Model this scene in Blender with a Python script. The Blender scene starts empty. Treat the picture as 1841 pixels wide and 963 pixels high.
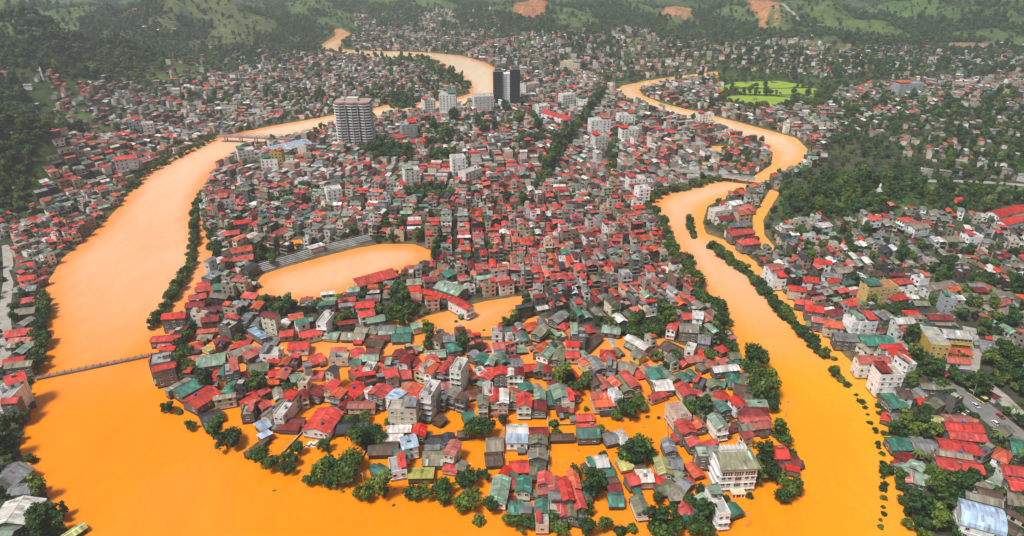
import bpy, math, random
import numpy as np
rnd = random.Random(7)
nrs = np.random.RandomState(7)
sc = bpy.context.scene
col = sc.collection

# ---------------------------------------------------------------- camera, sky, sun, exposure
H = 212.0                      # flight height of the drone above the flood
FPX = 1200.0                   # focal length in pixels of the 1841 px wide photograph
PITCH = math.radians(26.6)
cam = bpy.data.cameras.new('camera')
cam.sensor_width = 36.0
cam.lens = FPX / 1841.0 * 36.0
cam.clip_start = 1.0
cam.clip_end = 20000.0
camo = bpy.data.objects.new('camera', cam)
camo.location = (0, 0, H)
camo.rotation_euler = (math.pi / 2 - PITCH, 0, 0)
col.objects.link(camo)
sc.camera = camo

SUN_EL, SUN_AZ = 62.0, -128.0     # degrees; azimuth measured from +Y towards +X
world = bpy.data.worlds.new('World')
sc.world = world
world.use_nodes = True
wn = world.node_tree.nodes
wl = world.node_tree.links
for n in list(wn):
    wn.remove(n)
sky = wn.new('ShaderNodeTexSky')
sky.sky_type = 'NISHITA'
sky.sun_disc = False
sky.sun_elevation = math.radians(SUN_EL)
sky.sun_rotation = math.radians(SUN_AZ)
sky.air_density = 1.0
sky.dust_density = 6.0
sky.ozone_density = 1.0
hs = wn.new('ShaderNodeHueSaturation')
hs.inputs['Saturation'].default_value = 0.22      # overcast: the cloud deck is nearly colourless
bg = wn.new('ShaderNodeBackground')
bg.inputs['Strength'].default_value = 0.058
wo = wn.new('ShaderNodeOutputWorld')
wl.new(sky.outputs[0], hs.inputs['Color'])
wl.new(hs.outputs[0], bg.inputs['Color'])
wl.new(bg.outputs[0], wo.inputs['Surface'])

sun = bpy.data.lights.new('sun', 'SUN')
sun.energy = 3.7
sun.angle = math.radians(12)
sun.color = (1.0, 0.975, 0.94)
suno = bpy.data.objects.new('sun', sun)
ce = math.cos(math.radians(SUN_EL))
sdir = (ce * math.sin(math.radians(SUN_AZ)), ce * math.cos(math.radians(SUN_AZ)), math.sin(math.radians(SUN_EL)))
from mathutils import Vector
suno.rotation_euler = Vector(sdir).to_track_quat('Z', 'Y').to_euler()
suno.location = (0, 0, 600)
col.objects.link(suno)

sc.view_settings.view_transform = 'Standard'
sc.view_settings.look = 'None'
sc.view_settings.exposure = 0.2
sc.view_settings.gamma = 1.0
sc.view_settings.use_curve_mapping = False
sc.cycles.max_bounces = 5
sc.cycles.diffuse_bounces = 2
sc.cycles.glossy_bounces = 2
sc.cycles.transparent_max_bounces = 4
sc.cycles.volume_bounces = 1

# ---------------------------------------------------------------- reading positions off the photograph
CP, SP = math.cos(PITCH), math.sin(PITCH)

def G(px, py, z=0.0):
    """ground position (x, y) at height z seen at photograph pixel (px, py)"""
    dx = (px - 920.5) / FPX
    dy = (481.5 - py) / FPX
    Y = CP + dy * SP
    Z = -SP + dy * CP
    t = (z - H) / Z
    return (dx * t, Y * t)

def Gn(p, z=0.0):
    p = np.asarray(p, float)
    dx = (p[:, 0] - 920.5) / FPX
    dy = (481.5 - p[:, 1]) / FPX
    Y = CP + dy * SP
    Z = -SP + dy * CP
    t = (z - H) / Z
    return np.stack([dx * t, Y * t], 1)

def P(x, y, z):
    """photograph pixel and depth of a place"""
    d = y * CP - (z - H) * SP
    v = y * SP + (z - H) * CP
    return 920.5 + FPX * x / d, 481.5 - FPX * v / d, d

# ---------------------------------------------------------------- small helpers
def tag(o, label=None, cat=None, group=None, kind=None):
    if label: o['label'] = label
    if cat: o['category'] = cat
    if group: o['group'] = group
    if kind: o['kind'] = kind
    return o

def empty(name, loc, rz=0.0):
    o = bpy.data.objects.new(name, None)
    o.empty_display_size = 0.5
    o.location = loc
    o.rotation_euler = (0, 0, rz)
    col.objects.link(o)
    return o

class MB:
    """collects faces with a material, a colour and texture coordinates"""
    def __init__(s):
        s.v = []; s.f = []; s.m = []; s.c = []; s.uv = []
    def poly(s, pts, mat, c, uv=None):
        i = len(s.v)
        s.v.extend(pts)
        s.f.append(tuple(range(i, i + len(pts))))
        s.m.append(mat); s.c.append(c)
        s.uv.append(uv if uv else [(p[0] * .3 + p[1] * .3, p[2] * .3) for p in pts])
    def box(s, x0, x1, y0, y1, z0, z1, mat, c, top=True, bottom=False, ctop=None, mtop=None):
        a = (x0, y0, z0); b = (x1, y0, z0); d = (x1, y1, z0); e = (x0, y1, z0)
        A = (x0, y0, z1); B = (x1, y0, z1); D = (x1, y1, z1); E = (x0, y1, z1)
        L, W, Z = x1 - x0, y1 - y0, z1 - z0
        s.poly([a, b, B, A], mat, c, [(0, 0), (L, 0), (L, Z), (0, Z)])
        s.poly([b, d, D, B], mat, c, [(0, 0), (W, 0), (W, Z), (0, Z)])
        s.poly([d, e, E, D], mat, c, [(0, 0), (L, 0), (L, Z), (0, Z)])
        s.poly([e, a, A, E], mat, c, [(0, 0), (W, 0), (W, Z), (0, Z)])
        if top: s.poly([A, B, D, E], mtop or mat, ctop or c, [(0, 0), (L, 0), (L, W), (0, W)])
        if bottom: s.poly([a, e, d, b], mat, c)
    def cyl(s, p0, p1, r0, r1, n, mat, c, caps=True):
        p0 = Vector(p0); p1 = Vector(p1)
        d = (p1 - p0).normalized()
        u = d.orthogonal().normalized(); w = d.cross(u)
        R0 = [tuple(p0 + (u * math.cos(2 * math.pi * k / n) + w * math.sin(2 * math.pi * k / n)) * r0) for k in range(n)]
        R1 = [tuple(p1 + (u * math.cos(2 * math.pi * k / n) + w * math.sin(2 * math.pi * k / n)) * r1) for k in range(n)]
        for k in range(n):
            j = (k + 1) % n
            s.poly([R0[k], R0[j], R1[j], R1[k]], mat, c)
        if caps:
            s.poly(R1, mat, c)
            s.poly(R0[::-1], mat, c)
    def bar(s, p0, p1, t, mat, c):
        s.cyl(p0, p1, t * .7, t * .7, 4, mat, c)
    def add(s, o, M):
        """append another collection moved by (x, y, z, rotation)"""
        x, y, z, r = M
        ca, sa = math.cos(r), math.sin(r)
        i = len(s.v)
        s.v.extend([(x + p[0] * ca - p[1] * sa, y + p[0] * sa + p[1] * ca, z + p[2]) for p in o.v])
        s.f.extend([tuple(k + i for k in f) for f in o.f])
        s.m.extend(o.m); s.c.extend(o.c); s.uv.extend(o.uv)
    def mesh(s, name, attrs=True):
        me = bpy.data.meshes.new(name)
        me.from_pydata(s.v, [], s.f)
        keys = []
        for k in s.m:
            if k not in keys: keys.append(k)
        for k in keys: me.materials.append(MAT[k])
        idx = {k: i for i, k in enumerate(keys)}
        me.polygons.foreach_set('material_index', np.array([idx[k] for k in s.m], dtype=np.int32))
        if attrs:
            n = [len(f) for f in s.f]
            ca = me.color_attributes.new('Col', 'FLOAT_COLOR', 'CORNER')
            c = np.ones((len(s.c), 4), dtype=np.float32)
            c[:, :3] = np.array(s.c, dtype=np.float32)
            ca.data.foreach_set('color', np.repeat(c, n, axis=0).ravel())
            uvl = me.uv_layers.new(name='UVMap')
            uvl.data.foreach_set('uv', np.array([q for u in s.uv for q in u], dtype=np.float32).ravel())
        me.update()
        return me
    def build(s, name, parent=None, loc=None, rz=0.0):
        o = bpy.data.objects.new(name, s.mesh(name))
        if loc: o.location = loc
        o.rotation_euler = (0, 0, rz)
        o.parent = parent
        col.objects.link(o)
        return o

# ---------------------------------------------------------------- materials
MAT = {}
def newmat(key):
    m = bpy.data.materials.new(key)
    m.use_nodes = True
    MAT[key] = m
    nt = m.node_tree
    b = nt.nodes['Principled BSDF']
    return m, nt.nodes, nt.links, b

def noise(n, l, vec, scale, detail=4.0, rough=0.6):
    t = n.new('ShaderNodeTexNoise')
    t.inputs['Scale'].default_value = scale
    t.inputs['Detail'].default_value = detail
    t.inputs['Roughness'].default_value = rough
    if vec: l.new(vec, t.inputs['Vector'])
    return t

def ramp(n, l, fac, stops):
    r = n.new('ShaderNodeValToRGB')
    e = r.color_ramp.elements
    while len(e) < len(stops): e.new(0.5)
    for i, (p, c) in enumerate(stops):
        e[i].position = p
        e[i].color = tuple(c) + (1,) if len(c) == 3 else c
    l.new(fac, r.inputs[0])
    return r

def mult(n, l, a, b, fac=1.0, typ='MULTIPLY'):
    m = n.new('ShaderNodeMix')
    m.data_type = 'RGBA'; m.blend_type = typ
    m.inputs[0].default_value = fac
    l.new(a, m.inputs[6]); l.new(b, m.inputs[7])
    return m.outputs[2]

def mat_painted(key, rough, lo, hi, scale, streak, spec=0.3):
    """colour attribute with stains and streaks"""
    m, n, l, b = newmat(key)
    at = n.new('ShaderNodeAttribute'); at.attribute_name = 'Col'
    g = n.new('ShaderNodeNewGeometry')
    t = noise(n, l, g.outputs['Position'], scale, 5.0, 0.65)
    r = ramp(n, l, t.outputs[0], [(0.3, (lo,) * 3), (0.68, (hi,) * 3)])
    c = mult(n, l, at.outputs[0], r.outputs[0])
    mp = n.new('ShaderNodeMapping')
    mp.inputs['Scale'].default_value = streak
    l.new(g.outputs['Position'], mp.inputs[0])
    t2 = noise(n, l, mp.outputs[0], 1.0, 3.0)
    r2 = ramp(n, l, t2.outputs[0], [(0.32, (0.62, 0.58, 0.54)), (0.5, (1, 1, 1))])
    c = mult(n, l, c, r2.outputs[0], 0.75)
    if key == 'wall':      # flood mud left on the lowest metre or so
        sp = n.new('ShaderNodeSeparateXYZ'); l.new(g.outputs['Position'], sp.inputs[0])
        ad = n.new('ShaderNodeMath'); ad.operation = 'MULTIPLY_ADD'; ad.inputs[1].default_value = -1.6
        l.new(t.outputs[0], ad.inputs[0]); l.new(sp.outputs[2], ad.inputs[2])
        r5 = ramp(n, l, ad.outputs[0], [(0.0, (0.42, 0.26, 0.12)), (0.5, (1, 1, 1))])
        c = mult(n, l, c, r5.outputs[0])
    l.new(c, b.inputs['Base Color'])
    b.inputs['Roughness'].default_value = rough
    b.inputs['Specular IOR Level'].default_value = spec
    return m

mat_painted('wall', 0.85, 0.8, 1.08, 0.35, (1.6, 1.6, 0.16))
mat_painted('concrete', 0.9, 0.55, 1.15, 0.22, (0.5, 0.5, 0.5))
mat_painted('trim', 0.6, 0.85, 1.05, 0.5, (1, 1, .3))

def mat_roof():
    m, n, l, b = newmat('roof')
    at = n.new('ShaderNodeAttribute'); at.attribute_name = 'Col'
    uv = n.new('ShaderNodeUVMap'); uv.uv_map = 'UVMap'
    g = n.new('ShaderNodeNewGeometry')
    sep = n.new('ShaderNodeSeparateXYZ'); l.new(uv.outputs[0], sep.inputs[0])
    # sheets about a metre wide, each aged a little differently
    fl = n.new('ShaderNodeMath'); fl.operation = 'FLOOR'
    l.new(sep.outputs[0], fl.inputs[0])
    rowf = n.new('ShaderNodeMath'); rowf.operation = 'MULTIPLY'; rowf.inputs[1].default_value = 0.33
    l.new(sep.outputs[1], rowf.inputs[0])
    fl2 = n.new('ShaderNodeMath'); fl2.operation = 'FLOOR'; l.new(rowf.outputs[0], fl2.inputs[0])
    cb = n.new('ShaderNodeCombineXYZ')
    l.new(fl.outputs[0], cb.inputs[0]); l.new(fl2.outputs[0], cb.inputs[1])
    oi = n.new('ShaderNodeObjectInfo'); l.new(oi.outputs['Random'], cb.inputs[2])
    wnz = n.new('ShaderNodeTexWhiteNoise'); l.new(cb.outputs[0], wnz.inputs['Vector'])
    r0 = ramp(n, l, wnz.outputs['Value'], [(0.0, (0.5, 0.42, 0.38)), (0.1, (0.78, 0.76, 0.76)), (0.88, (1.05, 1.05, 1.05)), (0.96, (1.25, 1.5, 1.5)), (1.0, (1.3, 2.2, 2.2))])
    c = mult(n, l, at.outputs[0], r0.outputs[0])
    t = noise(n, l, g.outputs['Position'], 0.16, 5.0, 0.62)
    r = ramp(n, l, t.outputs[0], [(0.28, (0.52, 0.5, 0.48)), (0.5, (0.95, 0.95, 0.95)), (0.75, (1.12, 1.1, 1.1))])
    c = mult(n, l, c, r.outputs[0])
    # rust and dirt run down the slope
    mp = n.new('ShaderNodeMapping'); mp.inputs['Scale'].default_value = (1.3, 0.14, 1)
    l.new(uv.outputs[0], mp.inputs[0])
    t2 = noise(n, l, mp.outputs[0], 1.0, 3.0)
    r2 = ramp(n, l, t2.outputs[0], [(0.32, (0.55, 0.45, 0.38)), (0.56, (1, 1, 1))])
    c = mult(n, l, c, r2.outputs[0], 0.7)
    l.new(c, b.inputs['Base Color'])
    b.inputs['Roughness'].default_value = 0.55
    b.inputs['Specular IOR Level'].default_value = 0.35
    w = n.new('ShaderNodeMath'); w.operation = 'SINE'
    k = n.new('ShaderNodeMath'); k.operation = 'MULTIPLY'; k.inputs[1].default_value = 6.283 / 0.5
    l.new(sep.outputs[0], k.inputs[0]); l.new(k.outputs[0], w.inputs[0])
    bp = n.new('ShaderNodeBump'); bp.inputs['Strength'].default_value = 0.5; bp.inputs['Distance'].default_value = 0.06
    l.new(w.outputs[0], bp.inputs['Height']); l.new(bp.outputs[0], b.inputs['Normal'])
mat_roof()

m, n, l, b = newmat('glass')
b.inputs['Base Color'].default_value = (0.012, 0.016, 0.02, 1)
b.inputs['Roughness'].default_value = 0.12
m, n, l, b = newmat('steel')
b.inputs['Base Color'].default_value = (0.62, 0.64, 0.66, 1)
b.inputs['Metallic'].default_value = 0.85
b.inputs['Roughness'].default_value = 0.3
m, n, l, b = newmat('bark')
g = n.new('ShaderNodeNewGeometry')
t = noise(n, l, g.outputs['Position'], 2.0)
r = ramp(n, l, t.outputs[0], [(0.3, (0.03, 0.022, 0.015)), (0.7, (0.1, 0.075, 0.05))])
l.new(r.outputs[0], b.inputs['Base Color'])
b.inputs['Roughness'].default_value = 0.95

def mat_leaf():
    m, n, l, b = newmat('leaf')
    at = n.new('ShaderNodeAttribute'); at.attribute_name = 'Col'
    oi = n.new('ShaderNodeObjectInfo')
    r = ramp(n, l, oi.outputs['Random'], [(0.0, (0.014, 0.036, 0.010)), (0.22, (0.032, 0.076, 0.014)), (0.42, (0.018, 0.06, 0.016)), (0.6, (0.046, 0.09, 0.01)),
                                         (0.8, (0.06, 0.1, 0.014)), (0.96, (0.09, 0.13, 0.02))])
    c = mult(n, l, r.outputs[0], at.outputs[0])
    l.new(c, b.inputs['Base Color'])
    b.inputs['Roughness'].default_value = 0.6
    b.inputs['Specular IOR Level'].default_value = 0.25
mat_leaf()

def mat_water():
    m, n, l, b = newmat('water')
    g = n.new('ShaderNodeNewGeometry')
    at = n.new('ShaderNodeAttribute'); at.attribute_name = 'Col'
    # drawn-out bands of thicker and thinner mud along the current, and patches
    wz = noise(n, l, g.outputs['Position'], 0.012, 2.0, 0.5)
    dis = n.new('ShaderNodeVectorMath'); dis.operation = 'MULTIPLY_ADD'
    dis.inputs[1].default_value = (60, 60, 0)
    l.new(wz.outputs['Color'], dis.inputs[0]); l.new(g.outputs['Position'], dis.inputs[2])
    mp0 = n.new('ShaderNodeMapping'); mp0.inputs['Scale'].default_value = (0.09, 0.02, 1)
    l.new(dis.outputs[0], mp0.inputs[0])
    t3 = noise(n, l, mp0.outputs[0], 1.0, 6.0, 0.65)
    r3 = ramp(n, l, t3.outputs[0], [(0.3, (0.95, 0.92, 0.86)), (0.5, (1.0, 1.0, 1.0)), (0.72, (1.03, 1.06, 1.2))])
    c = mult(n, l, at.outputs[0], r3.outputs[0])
    t4 = noise(n, l, g.outputs['Position'], 0.35, 5.0, 0.75)
    r4 = ramp(n, l, t4.outputs[0], [(0.3, (0.9, 0.87, 0.8)), (0.6, (1.0, 1.0, 1.0))])
    c = mult(n, l, c, r4.outputs[0], 0.6)
    l.new(c, b.inputs['Base Color'])
    b.inputs['Roughness'].default_value = 0.09
    b.inputs['IOR'].default_value = 1.34
    b.inputs['Specular IOR Level'].default_value = 0.42
    mp = n.new('ShaderNodeMapping'); mp.inputs['Scale'].default_value = (0.8, 0.5, 1)
    l.new(g.outputs['Position'], mp.inputs[0])
    t2 = noise(n, l, mp.outputs[0], 0.5, 5.0, 0.6)
    bp = n.new('ShaderNodeBump'); bp.inputs['Strength'].default_value = 0.35; bp.inputs['Distance'].default_value = 0.3
    l.new(t2.outputs[0], bp.inputs['Height']); l.new(bp.outputs[0], b.inputs['Normal'])
mat_water()

def mat_ground():
    m, n, l, b = newmat('ground')
    at = n.new('ShaderNodeAttribute'); at.attribute_name = 'Col'
    g = n.new('ShaderNodeNewGeometry')
    t = noise(n, l, g.outputs['Position'], 0.03, 8.0, 0.7)
    r = ramp(n, l, t.outputs[0], [(0.25, (0.45, 0.5, 0.5)), (0.5, (0.9, 0.95, 0.9)), (0.75, (1.5, 1.4, 1.1))])
    c = mult(n, l, at.outputs[0], r.outputs[0])
    t2 = noise(n, l, g.outputs['Position'], 0.13, 8.0, 0.8)
    r2 = ramp(n, l, t2.outputs[0], [(0.34, (0.3, 0.36, 0.36)), (0.5, (0.9, 0.92, 0.9)), (0.66, (1.5, 1.35, 1.1))])
    c = mult(n, l, c, r2.outputs[0])
    l.new(c, b.inputs['Base Color'])
    b.inputs['Roughness'].default_value = 0.95
    b.inputs['Specular IOR Level'].default_value = 0.1
mat_ground()

m, n, l, b = newmat('field')
g = n.new('ShaderNodeNewGeometry')
t = noise(n, l, g.outputs['Position'], 0.08, 6.0, 0.7)
r = ramp(n, l, t.outputs[0], [(0.3, (0.16, 0.26, 0.012)), (0.7, (0.30, 0.40, 0.03))])
l.new(r.outputs[0], b.inputs['Base Color']); b.inputs['Roughness'].default_value = 0.9
m, n, l, b = newmat('asphalt')
g = n.new('ShaderNodeNewGeometry')
t = noise(n, l, g.outputs['Position'], 0.2, 6.0, 0.7)
r = ramp(n, l, t.outputs[0], [(0.3, (0.13, 0.125, 0.12)), (0.7, (0.24, 0.23, 0.22))])
l.new(r.outputs[0], b.inputs['Base Color']); b.inputs['Roughness'].default_value = 0.9
m, n, l, b = newmat('paving')
g = n.new('ShaderNodeNewGeometry')
t = noise(n, l, g.outputs['Position'], 0.25, 6.0, 0.7)
r = ramp(n, l, t.outputs[0], [(0.3, (0.22, 0.2, 0.17)), (0.7, (0.42, 0.39, 0.34))])
l.new(r.outputs[0], b.inputs['Base Color']); b.inputs['Roughness'].default_value = 0.9

# ---------------------------------------------------------------- where water and land lie (outlines read at water level)
LEFT_RIVER = [(155,1000),(150,963),(120,925),(88,893),(72,868),(48,832),(36,812),(46,742),(60,690),(76,650),(82,600),(78,560),(84,510),(112,465),(142,440),
 (182,405),(215,370),(237,335),(272,303),(312,283),(352,260),(392,247),(440,236),(500,224),(560,214),(606,205),(650,201),(690,189),(760,183),(800,181),(846,168),
 (836,148),(826,138),(808,130),(800,122),(776,106),(740,103),(690,103),(650,98),(612,98),(590,92),(572,84),(590,72),(604,63),(598,52),(612,51),(636,62),(626,70),(612,80),(616,88),
 (655,91),(720,92),(770,94),(830,100),(870,111),(895,124),(900,160),(896,187),(860,192),(790,194),(760,198),(700,207),(610,224),(560,237),(525,249),(480,257),(445,267),(400,293),
 (374,320),(360,352),(362,385),(376,430),(386,470),(362,520),(322,575),(290,596),(262,640)]
FLOOD = [(155,1000),(36,812),(60,690),(262,640),(290,594),(420,604),(520,614),(580,604),(690,580),(748,566),(780,608),(900,613),(960,566),(1080,604),(1180,604),(1290,642),
 (1338,656),(1310,596),(1272,545),(1240,492),(1210,450),(1182,405),(1171,378),(1173,362),(1205,344),(1262,327),(1300,324),(1350,320),(1386,297),(1390,274),(1362,257),(1300,237),
 (1240,217),(1180,200),(1130,182),(1108,166),(1118,154),(1150,147),(1200,139),(1290,128),(1292,134),(1235,144),(1175,152),(1148,160),(1157,172),(1192,186),(1252,200),(1322,218),
 (1382,234),(1432,248),(1452,268),(1445,290),(1405,310),(1372,330),(1320,350),(1272,370),(1263,400),(1270,420),(1306,432),(1358,470),(1400,513),(1438,554),(1482,602),(1526,646),
 (1564,692),(1586,736),(1600,780),(1608,830),(1626,900),(1656,975),(1650,1100),(155,1100)]
PONDS = [
 [(458,512),(474,492),(520,478),(570,464),(640,446),(690,438),(742,438),(775,450),(772,475),(722,490),(640,517),(560,546),(500,549),(466,538)],
 [(750,572),(800,560),(870,542),(946,530),(936,560),(892,586),(890,603),(840,606),(790,602),(765,592)],
 [(1385,340),(1402,346),(1372,395),(1374,422),(1394,446),(1380,456),(1350,430),(1354,388)],
 [(470,440),(540,430),(552,444),(484,452)],
 [(1091,288),(1108,288),(1106,314),(1092,314)], [(1275,262),(1310,262),(1320,272),(1280,276)],
 [(1262,292),(1342,292),(1340,301),(1262,303)], [(655,96),(790,100),(786,106),(660,103)],
]
WATER = [Gn(p) for p in [LEFT_RIVER, FLOOD] + PONDS]

def inside(poly, x, y):
    """even-odd test for arrays"""
    r = np.zeros(x.shape, bool)
    n = len(poly)
    for i in range(n):
        x0, y0 = poly[i]; x1, y1 = poly[(i + 1) % n]
        if y0 == y1: continue
        c = ((y0 > y) != (y1 > y)) & (x < (x1 - x0) * (y - y0) / (y1 - y0) + x0)
        r ^= c
    return r

def edge_dist(poly, x, y):
    d = np.full(x.shape, 1e9)
    n = len(poly)
    for i in range(n):
        a = poly[i]; b = poly[(i + 1) % n]
        ab = b - a
        L = ab @ ab
        if L < 1e-9: continue
        t = np.clip(((x - a[0]) * ab[0] + (y - a[1]) * ab[1]) / L, 0, 1)
        d = np.minimum(d, np.hypot(x - a[0] - t * ab[0], y - a[1] - t * ab[1]))
    return d

SEG_A = np.concatenate(WATER); SEG_B = np.concatenate([np.roll(p, -1, 0) for p in WATER])
SEG_I = np.concatenate([np.full(len(p), i) for i, p in enumerate(WATER)])
def shore(x, y):
    """signed distance to the waterline: positive on land"""
    if x.size <= 64:
        ab = SEG_B - SEG_A
        L = np.maximum((ab * ab).sum(1), 1e-9)
        X = x.ravel()[:, None]; Y = y.ravel()[:, None]
        t = np.clip(((X - SEG_A[:, 0]) * ab[:, 0] + (Y - SEG_A[:, 1]) * ab[:, 1]) / L, 0, 1)
        d = np.hypot(X - SEG_A[:, 0] - t * ab[:, 0], Y - SEG_A[:, 1] - t * ab[:, 1])
        dy = np.where(ab[:, 1] == 0, 1e-9, ab[:, 1])
        c = ((SEG_A[:, 1] > Y) != (SEG_B[:, 1] > Y)) & (X < ab[:, 0] * (Y - SEG_A[:, 1]) / dy + SEG_A[:, 0])
        s = np.full(X.shape[0], 1e9)
        for i in range(len(WATER)):
            k = SEG_I == i
            di = d[:, k].min(1); ins = c[:, k].sum(1) % 2 == 1
            s = np.minimum(s, np.where(ins, -di, di))
        return s.reshape(x.shape)
    s = np.full(x.shape, 1e9)
    for p in WATER:
        d = edge_dist(p, x, y)
        s = np.minimum(s, np.where(inside(p, x, y), -d, d))
    return s

# hills: (px, py of the foot's middle, py of the summit, radius across, radius along)
HILLS = []
for px, yb, yp, rx, ry in [
    (300, 66, 2, 170, 190), (225, 82, 34, 130, 130), (400, 66, 20, 120, 150), (45, 62, 12, 190, 170), (140, 70, 26, 130, 130),
    (60, 160, 66, 150, 130), (150, 150, 84, 120, 110), (10, 215, 105, 110, 110), (20, 335, 238, 80, 85), (90, 300, 240, 50, 60), (470, 60, 34, 130, 140), (560, 30, 10, 160, 300),
    (960, 42, 14, 170, 150), (1090, 34, 12, 170, 200), (1210, 44, 22, 140, 130), (1350, 44, 10, 140, 120), (1440, 52, 8, 140, 120), (1570, 60, 34, 110, 110),
    (1700, 44, 4, 200, 170), (1800, 66, 12, 170, 140), (1640, 66, 48, 120, 90), (880, 34, 16, 160, 200), (760, 28, 10, 180, 300),
    (1560, 375, 352, 60, 45), (1480, 374, 356, 50, 40), (1780, 262, 244, 80, 60), (1841, 205, 182, 100, 80), (1010, 88, 62, 110, 70), (1120, 88, 60, 120, 80),
    (1330, 110, 84, 110, 60), (1500, 88, 66, 120, 70)]:
    gx, gy = G(px, yb)
    zz = H + math.hypot(gx, gy) * 0
    # height that lifts the summit above this place up to the wanted row
    lo, hi = 0.0, 320.0
    for _ in range(40):
        mid = (lo + hi) / 2
        if P(gx, gy, mid)[1] > yp: lo = mid
        else: hi = mid
    HILLS.append((gx, gy, lo, rx, ry))
# the mountains that close the valley, far beyond
for k in range(26):
    a = math.radians(-52 + k * 4.2 + nrs.uniform(-1, 1))
    d = nrs.uniform(3000, 3900)
    HILLS.append((d * math.sin(a), d * math.cos(a), nrs.uniform(120, 300), nrs.uniform(260, 420), nrs.uniform(240, 400)))

def fbm(x, y, s, oct=4, seed=0):
    r = np.zeros_like(x)
    a = 1.0
    q = np.random.RandomState(seed)
    for o in range(oct):
        for _ in range(3):
            th = q.uniform(0, 2 * math.pi); ph = q.uniform(0, 2 * math.pi)
            r += a * np.sin((x * math.cos(th) + y * math.sin(th)) * s * q.uniform(.7, 1.3) + ph) / 3
        a *= 0.5; s *= 2.1
    return r

def hills(x, y):
    z = np.zeros_like(x)
    for gx, gy, h, rx, ry in HILLS:
        q = ((x - gx) / rx) ** 2 + ((y - gy) / ry) ** 2
        z = np.maximum(z, h * np.exp(-q * 0.9)) + 0.12 * h * np.exp(-q)
    w = np.clip(z / 30.0, 0, 1)
    z = z * (1 + 0.34 * w * fbm(x, y, 0.026, 4, 3))
    return z

def terrain(x, y, s=None):
    if s is None: s = shore(x, y)
    z = np.where(s > 0, 0.15 + 1.5 * np.clip(s / 7.0, 0, 1), -0.1 - 2.2 * np.clip(-s / 6.0, 0, 1))
    k = np.clip(s / 60.0, 0, 1)
    return z + (hills(x, y) + 0.5 * np.clip(fbm(x, y, 0.05, 3, 9), 0, 2)) * k

def TZ(x, y):
    return float(terrain(np.array([x]), np.array([y]))[0])

def GT(px, py):
    """position on the terrain seen at a pixel"""
    z = 1.5
    for _ in range(12):
        x, y = G(px, py, z)
        z = 0.5 * z + 0.5 * max(0.0, TZ(x, y))
    return x, y, max(0.0, TZ(x, y))

# colour regions of the ground
def reg(p): return Gn(p, 1.5)
SOIL = [([(922,24),(945,12),(978,6),(990,14),(982,24),(950,26)], (0.42,0.17,0.09)), ([(1172,32),(1190,24),(1222,20),(1246,30),(1230,36)], (0.42,0.2,0.11)),
        ([(1312,24),(1340,18),(1352,9),(1378,10),(1400,26),(1376,34)], (0.48,0.2,0.1)), ([(1380,20),(1405,26),(1395,34)], (0.45,0.2,0.1)),
        ([(1690,76),(1790,78),(1785,90),(1720,92)], (0.33,0.2,0.11)), ([(1645,655),(1700,640),(1720,650),(1660,668)], (0.3,0.28,0.24))]
GREEN = [[(390,130),(560,92),(620,110),(520,150),(420,160)], [(20,20),(170,20),(180,60),(40,60)], [(690,100),(800,108),(790,125),(700,118)],
         [(1430,200),(1620,190),(1700,225),(1500,235)], [(1650,100),(1841,105),(1841,135),(1680,130)], [(1650,330),(1841,335),(1841,360),(1660,352)], [(1600,500),(1841,480),(1841,540),(1700,560)]]

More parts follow.
